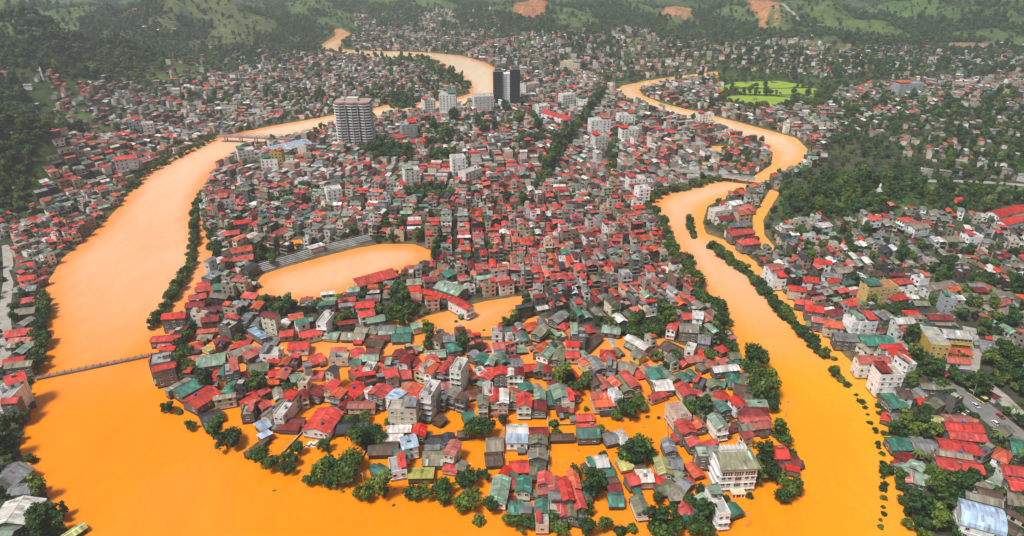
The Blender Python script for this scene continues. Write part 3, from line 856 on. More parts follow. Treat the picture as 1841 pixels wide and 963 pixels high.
# houses read off the photograph: ridge from (x1, y1) to (x2, y2) in its pixels at eaves height, width in metres, storeys, roof form, roof and wall colour
HAND = """
293 568 334 565 7 3 g R g|273 609 325 606 6 2 g R g|284 615 323 611 4 1 g G g|307 596 322 594 4 1 g P g|286 621 322 619 4 1 g P g|275 663 313 654 5 4 g R g|270 648 308 641 11 4 f E g
318 707 356 687 9 2 g G g|299 702 341 681 4 2 m C g|340 727 384 700 11 2 g R g|361 755 397 742 9 1 g B g|371 768 390 763 4 1 m G g|363 574 393 571 6 2 g D n|356 595 397 591 5 1 g O g
402 588 424 573 9 3 f C g|387 615 408 607 7 1 h D n|341 625 364 620 8 1 h R g|368 624 380 629 4 1 m Y c|356 650 405 643 11 2 g L g|402 666 430 660 12 3 f E g|413 638 452 624 7 2 g C g
440 642 469 627 6 2 m P n|472 631 505 633 8 2 f C w|482 648 503 648 4 1 m R g|446 661 483 658 8 1 g A g|484 671 504 669 6 1 g R g|430 677 452 672 8 1 h R w|457 684 479 682 5 1 m W g
480 687 501 684 5 1 g O g|473 563 498 568 5 4 g D c|452 591 478 607 5 2 m U g|520 570 544 566 7 1 h O g|532 581 552 575 7 2 g G w|504 599 527 597 7 1 g R g|538 603 576 594 7 2 g R w
519 622 554 619 8 2 g R w|522 681 542 675 7 1 g L g|543 690 552 678 5 2 f C c|477 750 512 722 6 2 g C c|500 748 530 709 5 3 f W w|436 726 460 713 6 2 g R g|467 731 482 723 5 2 g R g
467 705 478 699 5 2 g R g|517 759 547 757 6 1 g D g|503 767 537 768 4 1 m D g|464 770 482 760 6 1 m U g|467 786 485 777 5 1 m U g|436 738 459 736 8 2 f C g|441 816 478 788 2.5 1 g K n
577 582 592 562 6 3 f W w|596 566 615 566 6 1 g D w|682 590 711 590 8 1 g E g|681 600 708 600 5 1 m L g|713 592 741 592 6 1 g G w|706 606 738 605 9 1 g G g|743 585 752 583 6 2 g L c
585 601 609 603 8 1 g L c|616 603 656 604 8 1 g C g|641 592 662 594 7 1 g C g|663 591 679 594 7 1 h C c|674 607 700 605 5 1 g D g|661 613 690 616 8 1 g K g|596 629 623 628 5 1 g O c
592 641 627 640 6 2 f C c|556 648 580 641 9 1 g R g|660 630 683 630 5 1 g D g|648 643 680 641 6 1 g L g|630 652 648 650 6 1 g G w|685 645 713 642 3 1 m D g|714 642 722 630 7 1 g D g
693 656 716 656 6 2 f B b|674 667 684 655 5 2 g O w|660 668 670 652 5 3 f W w|632 672 652 663 8 2 g R g|690 672 711 666 8 3 g R b|720 673 738 671 8 2 g R g|724 653 734 639 5 3 g D w
738 652 752 646 7 2 g D n|750 666 762 653 4 3 g R c|757 667 777 649 4 3 f C c|768 671 783 653 4 3 g O w|792 669 805 651 4 3 g R g|805 668 814 660 4 3 g D g|818 668 832 645 6 5 f W w
562 672 581 672 7 1 g R w|592 668 602 660 5 4 g B c|590 700 604 684 5 3 g R c|563 711 578 696 7 2 g D g|601 713 613 699 6 3 g O g|625 710 650 690 9 2 g R c|674 711 692 694 9 3 g R g
662 705 671 699 5 2 f W w|700 718 722 703 8 3 m U w|725 711 744 690 6 3 g O g|742 715 757 698 5 3 g R g|757 706 769 698 6 3 g P w|764 712 782 684 6 5 f W w|780 718 791 703 5 3 g A g
793 716 801 703 4 3 g E g|809 712 820 698 5 3 g C g|827 718 835 708 5 3 g K g|793 697 809 694 5 1 m P g|764 637 800 634 7 1 g L g|804 625 827 621 8 2 h G g|798 608 817 607 7 2 g E g
782 614 794 603 6 2 g K c|744 626 755 625 5 1 g L g|567 775 594 737 13 2 g R w|605 768 662 762 9 1 g B n|627 727 674 727 5 2 g P c|615 731 627 713 4 2 g D g|699 728 750 730 7 4 f C c
695 773 738 771 6 1 m W g|690 787 722 789 5 1 m W g|664 806 715 804 8 1 g K n|751 784 756 765 6 2 g R g|722 796 748 790 8 3 g U w|710 817 735 813 6 2 g G w|700 838 730 833 9 2 f E w
675 852 692 840 8 1 m G g|766 795 805 790 8 1 h B g|808 797 804 780 6 1 g B g|764 806 790 804 4 1 m E g|762 817 801 817 7 1 g A c|761 829 797 829 5 1 m C g|735 852 779 851 7 1 m Y n
806 817 820 793 5 3 g P c|808 845 812 835 6 1 g R p|822 845 828 829 6 1 g C g|824 779 842 778 4 1 g K n|786 757 794 750 5 1 g K n|833 751 852 746 7 1 g G g|868 728 868 712 5 3 g A c
877 712 877 690 5 3 f W w|891 722 891 700 5 3 g R c|904 724 904 700 5 3 g W c|885 737 908 736 5 1 g P w|921 724 921 708 7 2 g C g|942 730 942 708 7 3 g R w|965 738 965 722 9 2 g D g
971 718 970 700 5 2 g L w|993 730 988 705 6 1 g G g|1012 715 1003 693 8 2 g L g|1034 713 1022 702 7 2 g R g|1010 720 1032 720 6 2 f C c|1003 736 1016 735 4 1 m D g|1063 710 1098 708 5 2 g O c
1067 724 1103 721 6 2 g O c|1112 716 1101 700 5 3 f U w|1037 750 1066 749 5 1 g R g|1037 767 1070 766 5 2 g R g|1038 776 1076 775 8 2 g G g|989 785 1031 784 4 1 g K n|913 775 948 773 9 2 g W p
911 789 948 789 5 2 m U w|952 776 984 775 6 2 g D g|967 797 967 786 8 2 g A g|967 824 967 812 8 2 g C g|954 842 979 844 8 1 g A g|875 798 903 797 9 1 g C n|873 825 901 823 8 1 g K g
917 839 949 837 7 1 g R g|907 850 912 843 4 1 g R g|1086 790 1108 785 7 1 g E g|1110 787 1126 783 9 1 h W g|1062 838 1072 835 6 1 f C w|1075 829 1088 828 7 2 g W w|1112 835 1134 831 7 1 g Y c
1079 847 1103 847 7 1 g G g|1136 838 1158 836 6 1 g K g|940 884 942 858 6 2 g G c|893 902 903 858 7 2 g L w|915 912 940 910 7 1 g G g|945 922 948 905 4 1 m E g|979 870 980 850 5.5 2 g R g
978 885 978 876 5 1 m P g|997 882 999 858 5 2 g P w|1022 898 1012 860 4 3 g R g|1036 878 1028 845 4 2 g O g|1044 914 1033 884 5 2 g R g|1053 893 1047 865 6 1 h G g|976 925 976 900 6 2 g G c
963 937 986 937 5 2 f W c|997 923 997 893 5 2 f C p|1017 926 1009 902 4 2 g R g|1026 928 1024 903 4 2 g A g|1036 940 1040 925 5 1 f B g|1094 897 1119 897 7 1 g G g|1094 876 1112 874 6 1 g D n
1085 866 1110 862 5 1 g K n|1156 920 1145 893 5 2 g A c|1128 863 1146 858 6 2 g R g|1146 855 1172 854 7 2 g W p|918 868 930 867 6 1 h R g|1197 852 1187 823 5.5 2 g Y c|1202 830 1226 832 7 2 g E w
1208 812 1198 790 5 2 g E g|1176 860 1188 864 6 1 h R g|1213 848 1226 857 7 1 g A g|1224 866 1238 875 7 1 g E g|1258 856 1241 833 5 1 g O g|1200 884 1230 882 9 1 h C g|1180 880 1210 873 7 1 g A g
1280 915 1262 890 6 2 g L g|1303 925 1278 878 5 3 f W w|1327 925 1311 907 6 1 g G g|1226 912 1243 918 7 1 h R g|1232 931 1250 932 7 1 m G g|1387 812 1414 812 8 2 g R g|1385 825 1412 824 6 1 g K g
1384 834 1408 839 6 1 g D g|1418 828 1434 830 7 1 g D g|1420 842 1430 844 4 1 m R g|1256 812 1268 812 7 3 f L g|1275 812 1292 813 8 3 g E g|1230 752 1210 725 8 3 f P c|1240 778 1225 757 7 3 g R g
1252 800 1243 787 6 2 g R g|1262 768 1250 752 5 2 g O g|1300 768 1283 746 6 3 g L w|1290 736 1278 722 5 2 g O g|1306 738 1291 722 6 3 g G g|1304 718 1290 704 7 2 h R g|1334 728 1319 714 6 3 g R w
1341 724 1376 723 6 2 g L g|1330 742 1380 742 9 2 h D g|1330 755 1381 753 5 2 g R g|1332 766 1352 764 6 2 g C g|1353 763 1382 760 6 2 g P g|1240 710 1225 690 7 2 g R c|1246 704 1257 706 5 1 g R g
1175 692 1206 690 9 2 g W g|1187 682 1173 664 8 2 g G g|1196 668 1215 682 5 1 g C g|1250 685 1266 690 8 2 f B g|1282 664 1326 659 5 2 g W g|1258 637 1276 638 8 1 h R g|1271 651 1286 656 7 1 h P g
1292 653 1308 648 6 1 g P g|1293 622 1306 630 7 1 h R g|1311 638 1330 638 6 2 g A g|1232 646 1258 643 6 1 g P g|1234 656 1218 645 6 1 g R g|1268 664 1256 656 5 1 g A g|1222 632 1194 618 9 2 g K c
1234 622 1250 626 8 2 f W w|1256 608 1276 611 9 2 g E g|1226 568 1244 567 7 2 g R g|1246 564 1263 566 9 3 g W w|1222 588 1254 590 9 2 g C g|1206 592 1214 577 5 2 g R w|1305 677 1328 680 9 1 h G g
1325 684 1348 690 8 1 g A g|1289 687 1300 690 5 1 g G g|1320 697 1350 703 9 2 g K g|1330 710 1358 712 7 2 g K g|1282 722 1268 708 6 2 g C g|884 595 903 595 6 3 f E w|886 622 906 620 6 3 g P w
896 643 912 642 5 1 g O w|914 594 934 600 8 1 h R g|944 588 966 584 8 1 h O g|963 602 980 586 6 2 g C g|994 577 1015 562 7 2 g E g|1006 583 1020 587 7 1 h R g|1025 597 1052 598 11 4 f E g
1018 616 1041 616 6 3 g R c|1018 636 1041 636 7 2 g R p|994 606 1016 600 7 1 f Y g|966 634 975 621 5 2 g O g|974 641 988 625 7 2 g L w|1002 648 1010 628 6 2 g A g|942 661 962 659 6 2 g R n
969 668 969 655 5 2 g A g|984 670 982 658 5 2 g D g|1008 672 1008 660 5 1 g C g|868 680 886 664 7 2 g R g|902 674 902 661 8 3 g R g|919 675 919 663 4 3 g W c|932 675 932 662 5 3 g D w
914 651 938 651 7 2 g E g|918 643 934 642 4 1 m D g|862 650 870 636 6 2 g G g|879 656 886 640 4 2 g L g|858 670 870 666 7 2 f W w|1057 656 1047 645 5 2 g O c|1050 665 1062 660 5 2 f C y
1077 692 1063 672 6 2 g K g|1090 698 1075 675 4 2 g P g|1102 698 1087 685 5 1 g G g|1116 693 1100 679 6 2 g O g|1130 702 1112 677 5 2 g A g|1144 694 1121 668 5 2 g R g|1080 664 1062 642 7 2 g E g
1080 636 1106 638 9 1 h R w|1110 655 1142 664 9 1 g C g|1090 655 1108 657 8 2 f C g|1050 628 1076 604 6 1 g K g|1130 605 1165 625 6 2 g W p|1140 632 1156 640 7 2 g C y|1084 590 1115 594 8 1 g L g
812 535 845 553 6 3 g R w|757 522 812 534 5 1 g R g|790 510 832 524 12 2 g L g|797 494 815 487 8 2 g G g|845 640 856 632 5 2 g E g|640 548 672 546 7 2 g R w|645 565 672 560 7 2 g R w|660 575 690 570 7 2 g L g
1554 514 1607 510 9 4 f O o|1610 506 1637 503 7 2 h R g|1600 535 1626 530 8 2 h R g|1646 500 1664 497 7 3 f E w|1664 518 1712 508 7 2 g C w|1697 523 1720 516 6 2 g O g|1694 532 1718 534 7 3 f E b
1727 543 1762 543 5 1 g Y p|1778 548 1810 540 6 1 g P w|1752 508 1780 518 8 1 h P c|1667 569 1710 570 6 2 g D g|1680 579 1715 581 5 1 g C g|1785 557 1830 562 8 1 g C g|1743 557 1765 558 7 1 h A g
1608 576 1640 575 7 2 g W w|1625 596 1665 598 10 2 h R w|1700 645 1742 648 6 2 g P w|1763 620 1797 626 13 1 h E w|1785 606 1822 614 7 1 g C w|1541 575 1570 573 9 3 f W w|1545 610 1605 612 11 2 g G g
1581 622 1620 620 4 2 g R c|1600 632 1632 633 9 2 h R w|1541 645 1597 646 7 3 g P w|1620 650 1636 647 9 4 f W w|1575 667 1617 666 9 4 f C w|1614 704 1638 707 8 2 h K w|1592 722 1620 718 10 1 g G g
1652 722 1666 723 6 1 g R g|1655 692 1710 697 5 1 g C g|1602 752 1632 752 7 1 g C g|1593 757 1599 745 5 1 g R g|1672 755 1693 757 8 1 g Y g|1698 752 1755 756 6 1 g P w|1698 764 1763 768 6 2 g R g
1705 779 1770 786 6 2 g R g|1598 797 1634 797 8 1 g G g|1640 801 1682 804 10 1 g E g|1687 797 1755 807 8 2 g R g|1684 811 1745 820 4 2 g C g|1683 830 1764 841 7 2 g R g|1620 846 1636 843 8 1 g L g
1645 846 1655 835 8 1 g L g|1647 856 1668 862 8 1 g L g|1640 868 1637 842 4 1 g P g|1790 812 1815 823 9 2 h O w|1800 842 1845 848 6 2 g R w|1812 868 1850 873 7 2 g R g|1815 800 1855 808 12 1 g G g
1737 887 1800 903 5 2 g C g|1757 882 1800 893 6 2 g K g|1724 920 1800 940 13 2 v U w|1810 890 1848 900 10 1 g C g|12 600 60 593 8 1 g R g|18 612 62 609 6 1 g P g|12 620 66 616 5 1 g C g|8 650 45 644 6 2 g R g
12 656 58 651 6 2 g C g|10 684 44 673 9 5 g R w|-8 705 32 703 12 4 f E w|5 719 34 717 5 4 g R g|4 866 38 838 13 1 g E g|18 881 70 874 6 1 g E p|14 945 46 900 15 1 g W g|-6 962 26 962 9 1 g L g|116 966 150 944 4 1 g Y g
30 478 60 474 8 2 g R w|36 500 62 497 7 2 g R w|28 520 66 516 8 2 g E g|40 540 70 535 7 1 g R g|30 560 64 556 8 2 g C g|1385 500 1410 498 8 3 f E w|1440 500 1470 503 8 2 g R w|1418 516 1450 520 7 2 g R c
1430 540 1460 545 7 2 g R g|1448 552 1480 556 8 2 g R g|1460 572 1500 578 7 2 g P g|1482 580 1515 584 8 2 h O c|1525 574 1545 572 9 3 f W w|1500 604 1540 607 8 2 g E g|1380 480 1404 477 8 4 g P w
1465 468 1495 472 7 2 g R w|1500 486 1530 483 8 2 g C g|1480 492 1512 496 7 2 g E w|1280 378 1308 374 9 3 f W w|1310 366 1330 362 8 3 g W w|1325 382 1345 380 8 3 g P p|1290 392 1318 390 8 2 g D w|1312 404 1350 402 8 2 g E g
1312 420 1352 414 8 2 g R g|1330 436 1362 432 9 2 h R g|393 357 422 354 10 3 f R w|388 345 418 343 8 3 g D w|416 450 452 444 10 2 g O w|420 465 455 461 8 2 g R g|420 400 450 396 8 2 g R g|400 420 430 416 8 2 g R g
370 500 390 488 8 2 g E g|355 512 385 507 7 1 g R g|352 520 386 516 7 1 g R g|340 535 370 530 7 2 g R g|335 548 368 545 7 2 g D g|385 515 418 512 9 2 g G g|380 525 420 522 6 1 g R g|375 556 418 552 7 1 g D g
1785 385 1841 372 11 2 g R w|1800 400 1841 390 9 2 g R w|1830 392 1870 380 9 2 g C w|1470 405 1490 402 8 2 g W w|1560 392 1580 390 8 2 g R w|1620 395 1640 393 8 2 h R w|1735 424 1760 422 9 3 f W w|1700 430 1730 428 9 2 g C c
1705 362 1728 358 9 1 g R g|1638 408 1665 404 8 2 g C w|1840 585 1880 590 10 2 g C g|478 270 552 254 24 2 g U w|488 272 508 272 9 6 f D y|470 285 500 284 10 4 f C w|720 222 748 220 16 6 f E b|790 168 820 168 18 9 f W w
850 172 885 170 18 7 f W w|840 182 890 182 14 4 f W c|700 247 735 240 14 2 g R c|735 255 770 248 14 2 g R c|760 180 780 178 14 6 f E w|940 152 965 148 14 5 f P w|1010 110 1045 112 22 5 f Y c|1008 170 1030 168 14 5 f W w
1040 176 1066 180 12 4 f W w|1060 215 1095 213 12 6 f W w|980 200 1025 212 14 3 g R w|965 190 985 188 12 5 f W w|1110 205 1140 204 12 5 f W w|1115 232 1145 230 10 5 f W w|1066 244 1090 242 12 5 f P w|1612 150 1655 148 14 6 f E b
1215 148 1240 146 12 3 f W w|810 282 835 280 12 6 f W w|725 305 752 302 12 5 f W w|830 310 860 300 10 4 f W w|1128 320 1158 318 10 4 f W w|1145 338 1165 336 10 4 f W w|585 340 612 336 10 5 f W w|425 270 455 266 12 4 f W w
1255 205 1280 203 10 4 f W w|230 218 250 216 12 5 f W b|255 222 275 220 10 5 f W w|0 245 40 244 14 4 f W w|150 258 190 252 10 3 g P w|205 285 245 280 12 3 g R w|210 295 245 290 8 2 g R w|120 265 140 262 10 3 f W w
"""
wet_polys = WATER[:2]
def is_wet(x, y):
    return float(shore(np.array([x]), np.array([y]))[0]) < 0.5

def add_hand():
    hr = random.Random(3)
    for tok in HAND.replace('\n', '|').split('|'):
        t = tok.split()
        if len(t) < 9: continue
        x1, y1, x2, y2, W = map(float, t[:5])
        st = int(t[5]); typ, rk, wk = t[6:9]
        gx, gy = G((x1 + x2) / 2, (y1 + y2) / 2, 3.1 * st)
        wet = is_wet(gx, gy)
        ground = -1.3 if wet else max(0.3, TZ(gx, gy))
        hh = 3.15 * st + hr.uniform(-.25, .35)
        if wet and st == 1: hh = hr.uniform(3.6, 4.4)
        a = np.array(G(x1, y1, ground + hh)); b = np.array(G(x2, y2, ground + hh))
        L = float(np.hypot(*(b - a)))
        L = max(5.0, min(L, 60.0))
        c = (a + b) / 2
        r = math.atan2(b[1] - a[1], b[0] - a[0])
        s = spec(c[0], c[1], r, L, W, st, typ, rk, wk, ground - .6, hh + .6, wet, True)
        stamp(c[0], c[1], L, W, r)
        HOUSES.append(s)
add_hand()

# ---------------------------------------------------------------- landmarks
def ray_base(px, py): return G(px, py, 0.0)

def frame2(a, b):
    """ground frame: origin in the middle of a-b, local x from a to b, local -y towards the camera"""
    a = np.array(a); b = np.array(b)
    c = (a + b) / 2
    return c, math.atan2(b[1] - a[1], b[0] - a[0]), float(np.hypot(*(b - a)))

def white_hotel():
    a, b = G(1290, 886), G(1354, 883)
    c, r, W = frame2(a, b)
    D = 11.0; hh = 15.2; st = 4; z0 = -1.5
    cx, cy = c[0] - math.sin(r) * D / 2, c[1] + math.cos(r) * D / 2
    root = empty('hotel', (cx, cy, z0), r)
    tag(root, 'four-storey white hotel with olive roof and porch standing in flood water', 'hotel')
    stamp(cx, cy, W + 4, D + 4, r)
    hw, hd = W / 2, D / 2
    wc = (.88, .86, .83)
    w = MB()
    w.box(-hw, hw, -hd, hd, 0, hh, 'wall', wc)
    w.build('wall', root)
    sh = hh / 4.4
    for k in range(1, 5):
        ld = MB(); z = k * sh - .1
        ld.box(-hw - .25, hw + .25, -hd - .25, -hd, z, z + .25, 'trim', wc, bottom=True)
        ld.box(-hw - .25, -hw, -hd, hd, z, z + .25, 'trim', wc, bottom=True)
        ld.build('floor_ledge', root)
    for k in range(0, 3):
        z = k * sh + 1.2 + .6
        for x in (-.40, -.24, .24, .40):
            put_window(root, x * W, -hd, z, 1.7, 1.7, -math.pi / 2)
        for y in (-.3, 0, .3):
            put_window(root, -hw, y * D, z, 1.5, 1.7, math.pi)
    for k in range(3):
        g = MB(); z = k * sh + 1.4
        g.box(-1.3, 1.3, -hd - .12, -hd, z, z + 2.3, 'glass', (0, 0, 0), bottom=True)
        for x in (-1.35, -.45, .45, 1.35): g.box(x - .07, x + .07, -hd - .2, -hd, z, z + 2.3, 'trim', (.6, .58, .55))
        g.build('stair_glazing', root)
    for x0, x1 in ((-.46, -.17), (-.13, .13), (.17, .46)):
        g = MB()
        zt = 3 * sh + .55
        g.box(x0 * W, x1 * W, -hd - .1, -hd, zt, zt + 1.9, 'glass', (0, 0, 0), bottom=True)
        n = 4
        for i in range(n + 1):
            x = (x0 + (x1 - x0) * i / n) * W
            g.box(x - .1, x + .1, -hd - .22, -hd, zt, zt + 1.9, 'trim', wc)
        g.box(x0 * W, x1 * W, -hd - .2, -hd, zt + .75, zt + .95, 'trim', (.5, .3, .25), bottom=True)
        g.build('loggia', root)
    rf = MB()
    rc = (.34, .34, .22)
    z = hh + .1
    slab_roof(rf, [(-hw - .9, -hd - 1, z - .2), (hw + .9, -hd - 1, z - .2), (hw + .4, 1.4, z + 1.5), (-hw - .4, 1.4, z + 1.5)], .15, rc, [(0, 7), (W, 7), (W, 0), (0, 0)])
    slab_roof(rf, [(-hw - .4, 1.4, z + 1.5), (hw + .4, 1.4, z + 1.5), (hw + .6, hd + .4, z + .2), (-hw - .6, hd + .4, z + .2)], .15, rc, [(0, 0), (W, 0), (W, 6), (0, 6)])
    rf.build('roof', root)
    ph = MB()
    ph.box(-hw + 2, hw - 2, hd - 3.0, hd - .4, hh + .2, hh + 2.9, 'wall', wc, ctop=(.5, .48, .45))
    for i in range(7):
        x = -hw + 2.4 + i * (W - 4.8) / 6
        ph.box(x - .12, x + .12, hd - 3.3, hd + .2, hh + 2.903, hh + 3.2, 'trim', (.75, .72, .7), bottom=True)
    ph.build('penthouse', root)
    pc = MB()
    pc.box(-3, 3, -hd - 3.6, -hd - .26, 3.6, 4.0, 'trim', (.66, .6, .42), bottom=True)
    for x in (-2.7, -1.2, 1.2, 2.7): pc.cyl((x, -hd - 3.3, 0), (x, -hd - 3.3, 3.6), .22, .22, 8, 'trim', wc)
    pc.build('porch', root)
    for k in range(1, 4):
        bl = MB(); z = k * sh
        bl.box(-hw - 1.6, -hw - .26, -hd + 1, hd - 1, z - .1, z + .1, 'trim', wc, bottom=True)
        bl.box(-hw - 1.6, -hw - 1.45, -hd + 1, hd - 1, z + .1, z + 1.0, 'trim', (.7, .6, .6))
        bl.build('balcony', root)
    return root
white_hotel()

def curved_tower():
    c = G(643, 262)
    root = empty('apartment_tower', (c[0], c[1], 0), 0.0)
    tag(root, 'white curved apartment tower with stacked scalloped balconies beside the upper river', 'tower')
    stamp(c[0], c[1], 46, 26, 0)
    def outline(k):
        pts = []
        for i in range(33):
            x = -19.5 + 39 * i / 32
            pts.append((x * k, (-9.5 - 2.0 * abs(math.cos(1.5 * math.pi * x / 19.5))) * k))
        pts += [(-x, -y) for x, y in pts]
        return pts
    def prism(mb, pts, z0, z1, mat, c):
        n = len(pts)
        for i in range(n):
            a, b_ = pts[i], pts[(i + 1) % n]
            mb.poly([(a[0], a[1], z0), (b_[0], b_[1], z0), (b_[0], b_[1], z1), (a[0], a[1], z1)], mat, c)
        mb.poly([(p[0], p[1], z1) for p in pts], mat, c)
        mb.poly([(p[0], p[1], z0) for p in pts][::-1], mat, c)
    core = MB()
    ci = outline(.93)
    prism(core, ci, 0, 49, 'wall', (.05, .05, .055))
    for x in (-13, -6.5, 0, 6.5, 13):
        core.box(x - .35, x + .35, -12.0, 12.0, 2, 48, 'wall', (.4, .38, .37))
    core.build('core', root)
    for k in range(16):
        b = MB()
        prism(b, outline(1.0), 1.9 + k * 3.0, 2.9 + k * 3.0, 'trim', (.8, .78, .76))
        b.build('balcony_band', root)
    cr = MB()
    prism(cr, outline(.97), 49.2, 50.6, 'trim', (.45, .3, .26))
    cr.box(-6, 6, -4, 4, 50.6, 54, 'wall', (.6, .57, .54))
    cr.box(-13, -9, -3, 3, 50.6, 53, 'wall', (.55, .5, .48))
    cr.build('roof_crown', root)
curved_tower()

def dark_towers():
    c = G(911, 191)
    root = empty('twin_tower', (c[0], c[1], 0), 0.0)
    tag(root, 'pair of dark glass high-rise slabs joined by a white strip', 'tower')
    stamp(c[0], c[1], 46, 26, 0)
    for x0, x1, h in ((-18, -5.5, 48), (4.5, 18, 51)):
        b = MB()
        b.box(x0, x1, -8, 8, 0, h, 'glass', (0, 0, 0), mtop='concrete', ctop=(.3, .3, .3))
        for i in range(6):
            x = x0 + (x1 - x0) * i / 5
            b.box(x - .12, x + .12, -8.25, -8.0, 2, h - 1, 'trim', (.09, .09, .11))
        b.build('glass_slab', root)
        for k in range(1, 16):
            z = k * h / 16
            q = MB(); q.box(x0 - .05, x1 + .05, -8.12, 8.1, z, z + .35, 'trim', (.07, .07, .09), bottom=True)
            q.build('floor_band', root)
        p = MB(); p.box(x0 + 2, x1 - 2, -5, 5, h + .003, h + 3, 'wall', (.12, .12, .14)); p.build('plant_room', root)
    s = MB(); s.box(-5.4, 4.4, -5.5, 5.5, 0, 45, 'wall', (.8, .79, .78))
    s.build('core_strip', root)
    for k in range(15):
        put_window(root, -.4, -5.5, 2 + k * 2.85, 2.2, 1.2, -math.pi / 2)
    pd = MB(); pd.box(-19, 19, -10, 9, 0, 6, 'wall', (.5, .48, .46), ctop=(.4, .38, .36)); pd.build('podium', root)
dark_towers()

def polyline_world(pts, z=0.0): return [np.array(G(a, b, z)) for a, b in pts]

def stadium():
    P_ = polyline_world([(474, 491), (500, 483), (535, 473), (570, 462), (605, 452), (640, 444), (672, 436)])
    root = empty('stadium_stand', (P_[3][0], P_[3][1], 0))
    tag(root, 'long grey stepped stadium stand along the flooded pitch', 'stand')
    o = P_[3]
    nrm = []
    for i in range(len(P_)):
        a = P_[max(0, i - 1)]; b = P_[min(len(P_) - 1, i + 1)]
        d = (b - a) / np.hypot(*(b - a))
        nrm.append(np.array([-d[1], d[0]]))
    for k in range(6):
        st = MB()
        z0, z1 = -1.5, .4 + k * .75
        for i in range(len(P_) - 1):
            q = [P_[i] + nrm[i] * (k * 1.35) - o, P_[i + 1] + nrm[i + 1] * (k * 1.35) - o, P_[i + 1] + nrm[i + 1] * (k * 1.35 + 1.35) - o, P_[i] + nrm[i] * (k * 1.35 + 1.35) - o]
            c = vary((.34, .33, .31), .1)
            st.poly([(p[0], p[1], z1) for p in q], 'concrete', c, [(0, 0), (9, 0), (9, 2), (0, 2)])
            st.poly([(q[0][0], q[0][1], z0), (q[1][0], q[1][1], z0), (q[1][0], q[1][1], z1), (q[0][0], q[0][1], z1)], 'concrete', c)
            if k == 5: st.poly([(q[2][0], q[2][1], -.5), (q[3][0], q[3][1], -.5), (q[3][0], q[3][1], z1), (q[2][0], q[2][1], z1)], 'concrete', c)
        st.build('step', root)
    rail = MB()
    for i in range(len(P_) - 1):
        a = P_[i] + nrm[i] * 8.2 - o; b = P_[i + 1] + nrm[i + 1] * 8.2 - o
        rail.bar((a[0], a[1], 5.2), (b[0], b[1], 5.2), .12, 'trim', (.6, .56, .45))
        for t in np.linspace(0, 1, 8):
            p = a + (b - a) * t
            rail.bar((p[0], p[1], 3.9), (p[0], p[1], 5.25), .1, 'trim', (.6, .56, .45))
    rail.build('railing', root)
    for i in range(len(P_) - 1):
        c, r, L = frame2(P_[i], P_[i + 1])
        stamp(c[0] + nrm[i][0] * 6, c[1] + nrm[i][1] * 6, L, 14, r)
    # roofed box for guests
    c, r, L = frame2(P_[3], P_[4])
    c = c + nrm[3] * 5
    t = empty('tribune', (c[0] - 5, c[1] - 2, 1.5), r)
    tag(t, 'small white roofed tribune on the stadium stand', 'tribune')
    b = MB(); b.box(-5, 5, -3, 3, 0, 3.4, 'wall', (.6, .58, .54)); b.build('box', t)
    f = MB(); slab_roof(f, [(-6, -4.6, 5.2), (6, -4.6, 5.2), (6, 3.4, 4.6), (-6, 3.4, 4.6)], .2, (.6, .6, .58), [(0, 0), (12, 0), (12, 8), (0, 8)])
    for x in (-5, 5):
        for y in (-2.8, 2.8): f.box(x - .12, x + .12, y - .12, y + .12, 3.403, 4.8, 'trim', (.5, .5, .5), top=False)
    f.build('roof', t)
    # red ribbed canopy on the near side
    a = G(640, 508, 5.5); b = G(712, 488, 5.5)
    c, r, L = frame2(a, b)
    root = empty('grandstand_canopy', (c[0], c[1], -1), r)
    tag(root, 'long red ribbed canopy roof standing in the flooded pitch', 'canopy')
    stamp(c[0], c[1], L, 12, r)
    n = 9
    W = 10.5
    for k in range(n):
        x0 = -L / 2 + L * k / n; x1 = x0 + L / n - .35
        pn = MB()
        slab_roof(pn, [(x0, -W / 2, 5.6), (x1, -W / 2, 5.6), (x1, W / 2, 7.4), (x0, W / 2, 7.4)], .12, vary((.62, .05, .03), .08), [(x0, 0), (x1, 0), (x1, W), (x0, W)])
        pn.build('roof_panel', root)
        rb = MB(); rb.bar((x0 - .15, -W / 2 - .2, 5.75), (x0 - .15, W / 2 + .2, 7.55), .2, 'trim', (.16, .1, .08)); rb.build('rib', root)
        for y, z in ((-W / 2 + .6, 5.6), (W / 2 - .6, 7.2)):
            pl = MB(); pl.cyl((x0 + .4, y, 0), (x0 + .4, y, z), .15, .15, 6, 'trim', (.45, .42, .4)); pl.build('column', root)
    dk = MB()
    for k in range(4): dk.box(-L / 2, L / 2, -W / 2 + k * 2, -W / 2 + k * 2 + 1.98, 0, 1.4 + k * .7, 'concrete', (.4, .36, .3))
    dk.build('seating_deck', root)
stadium()

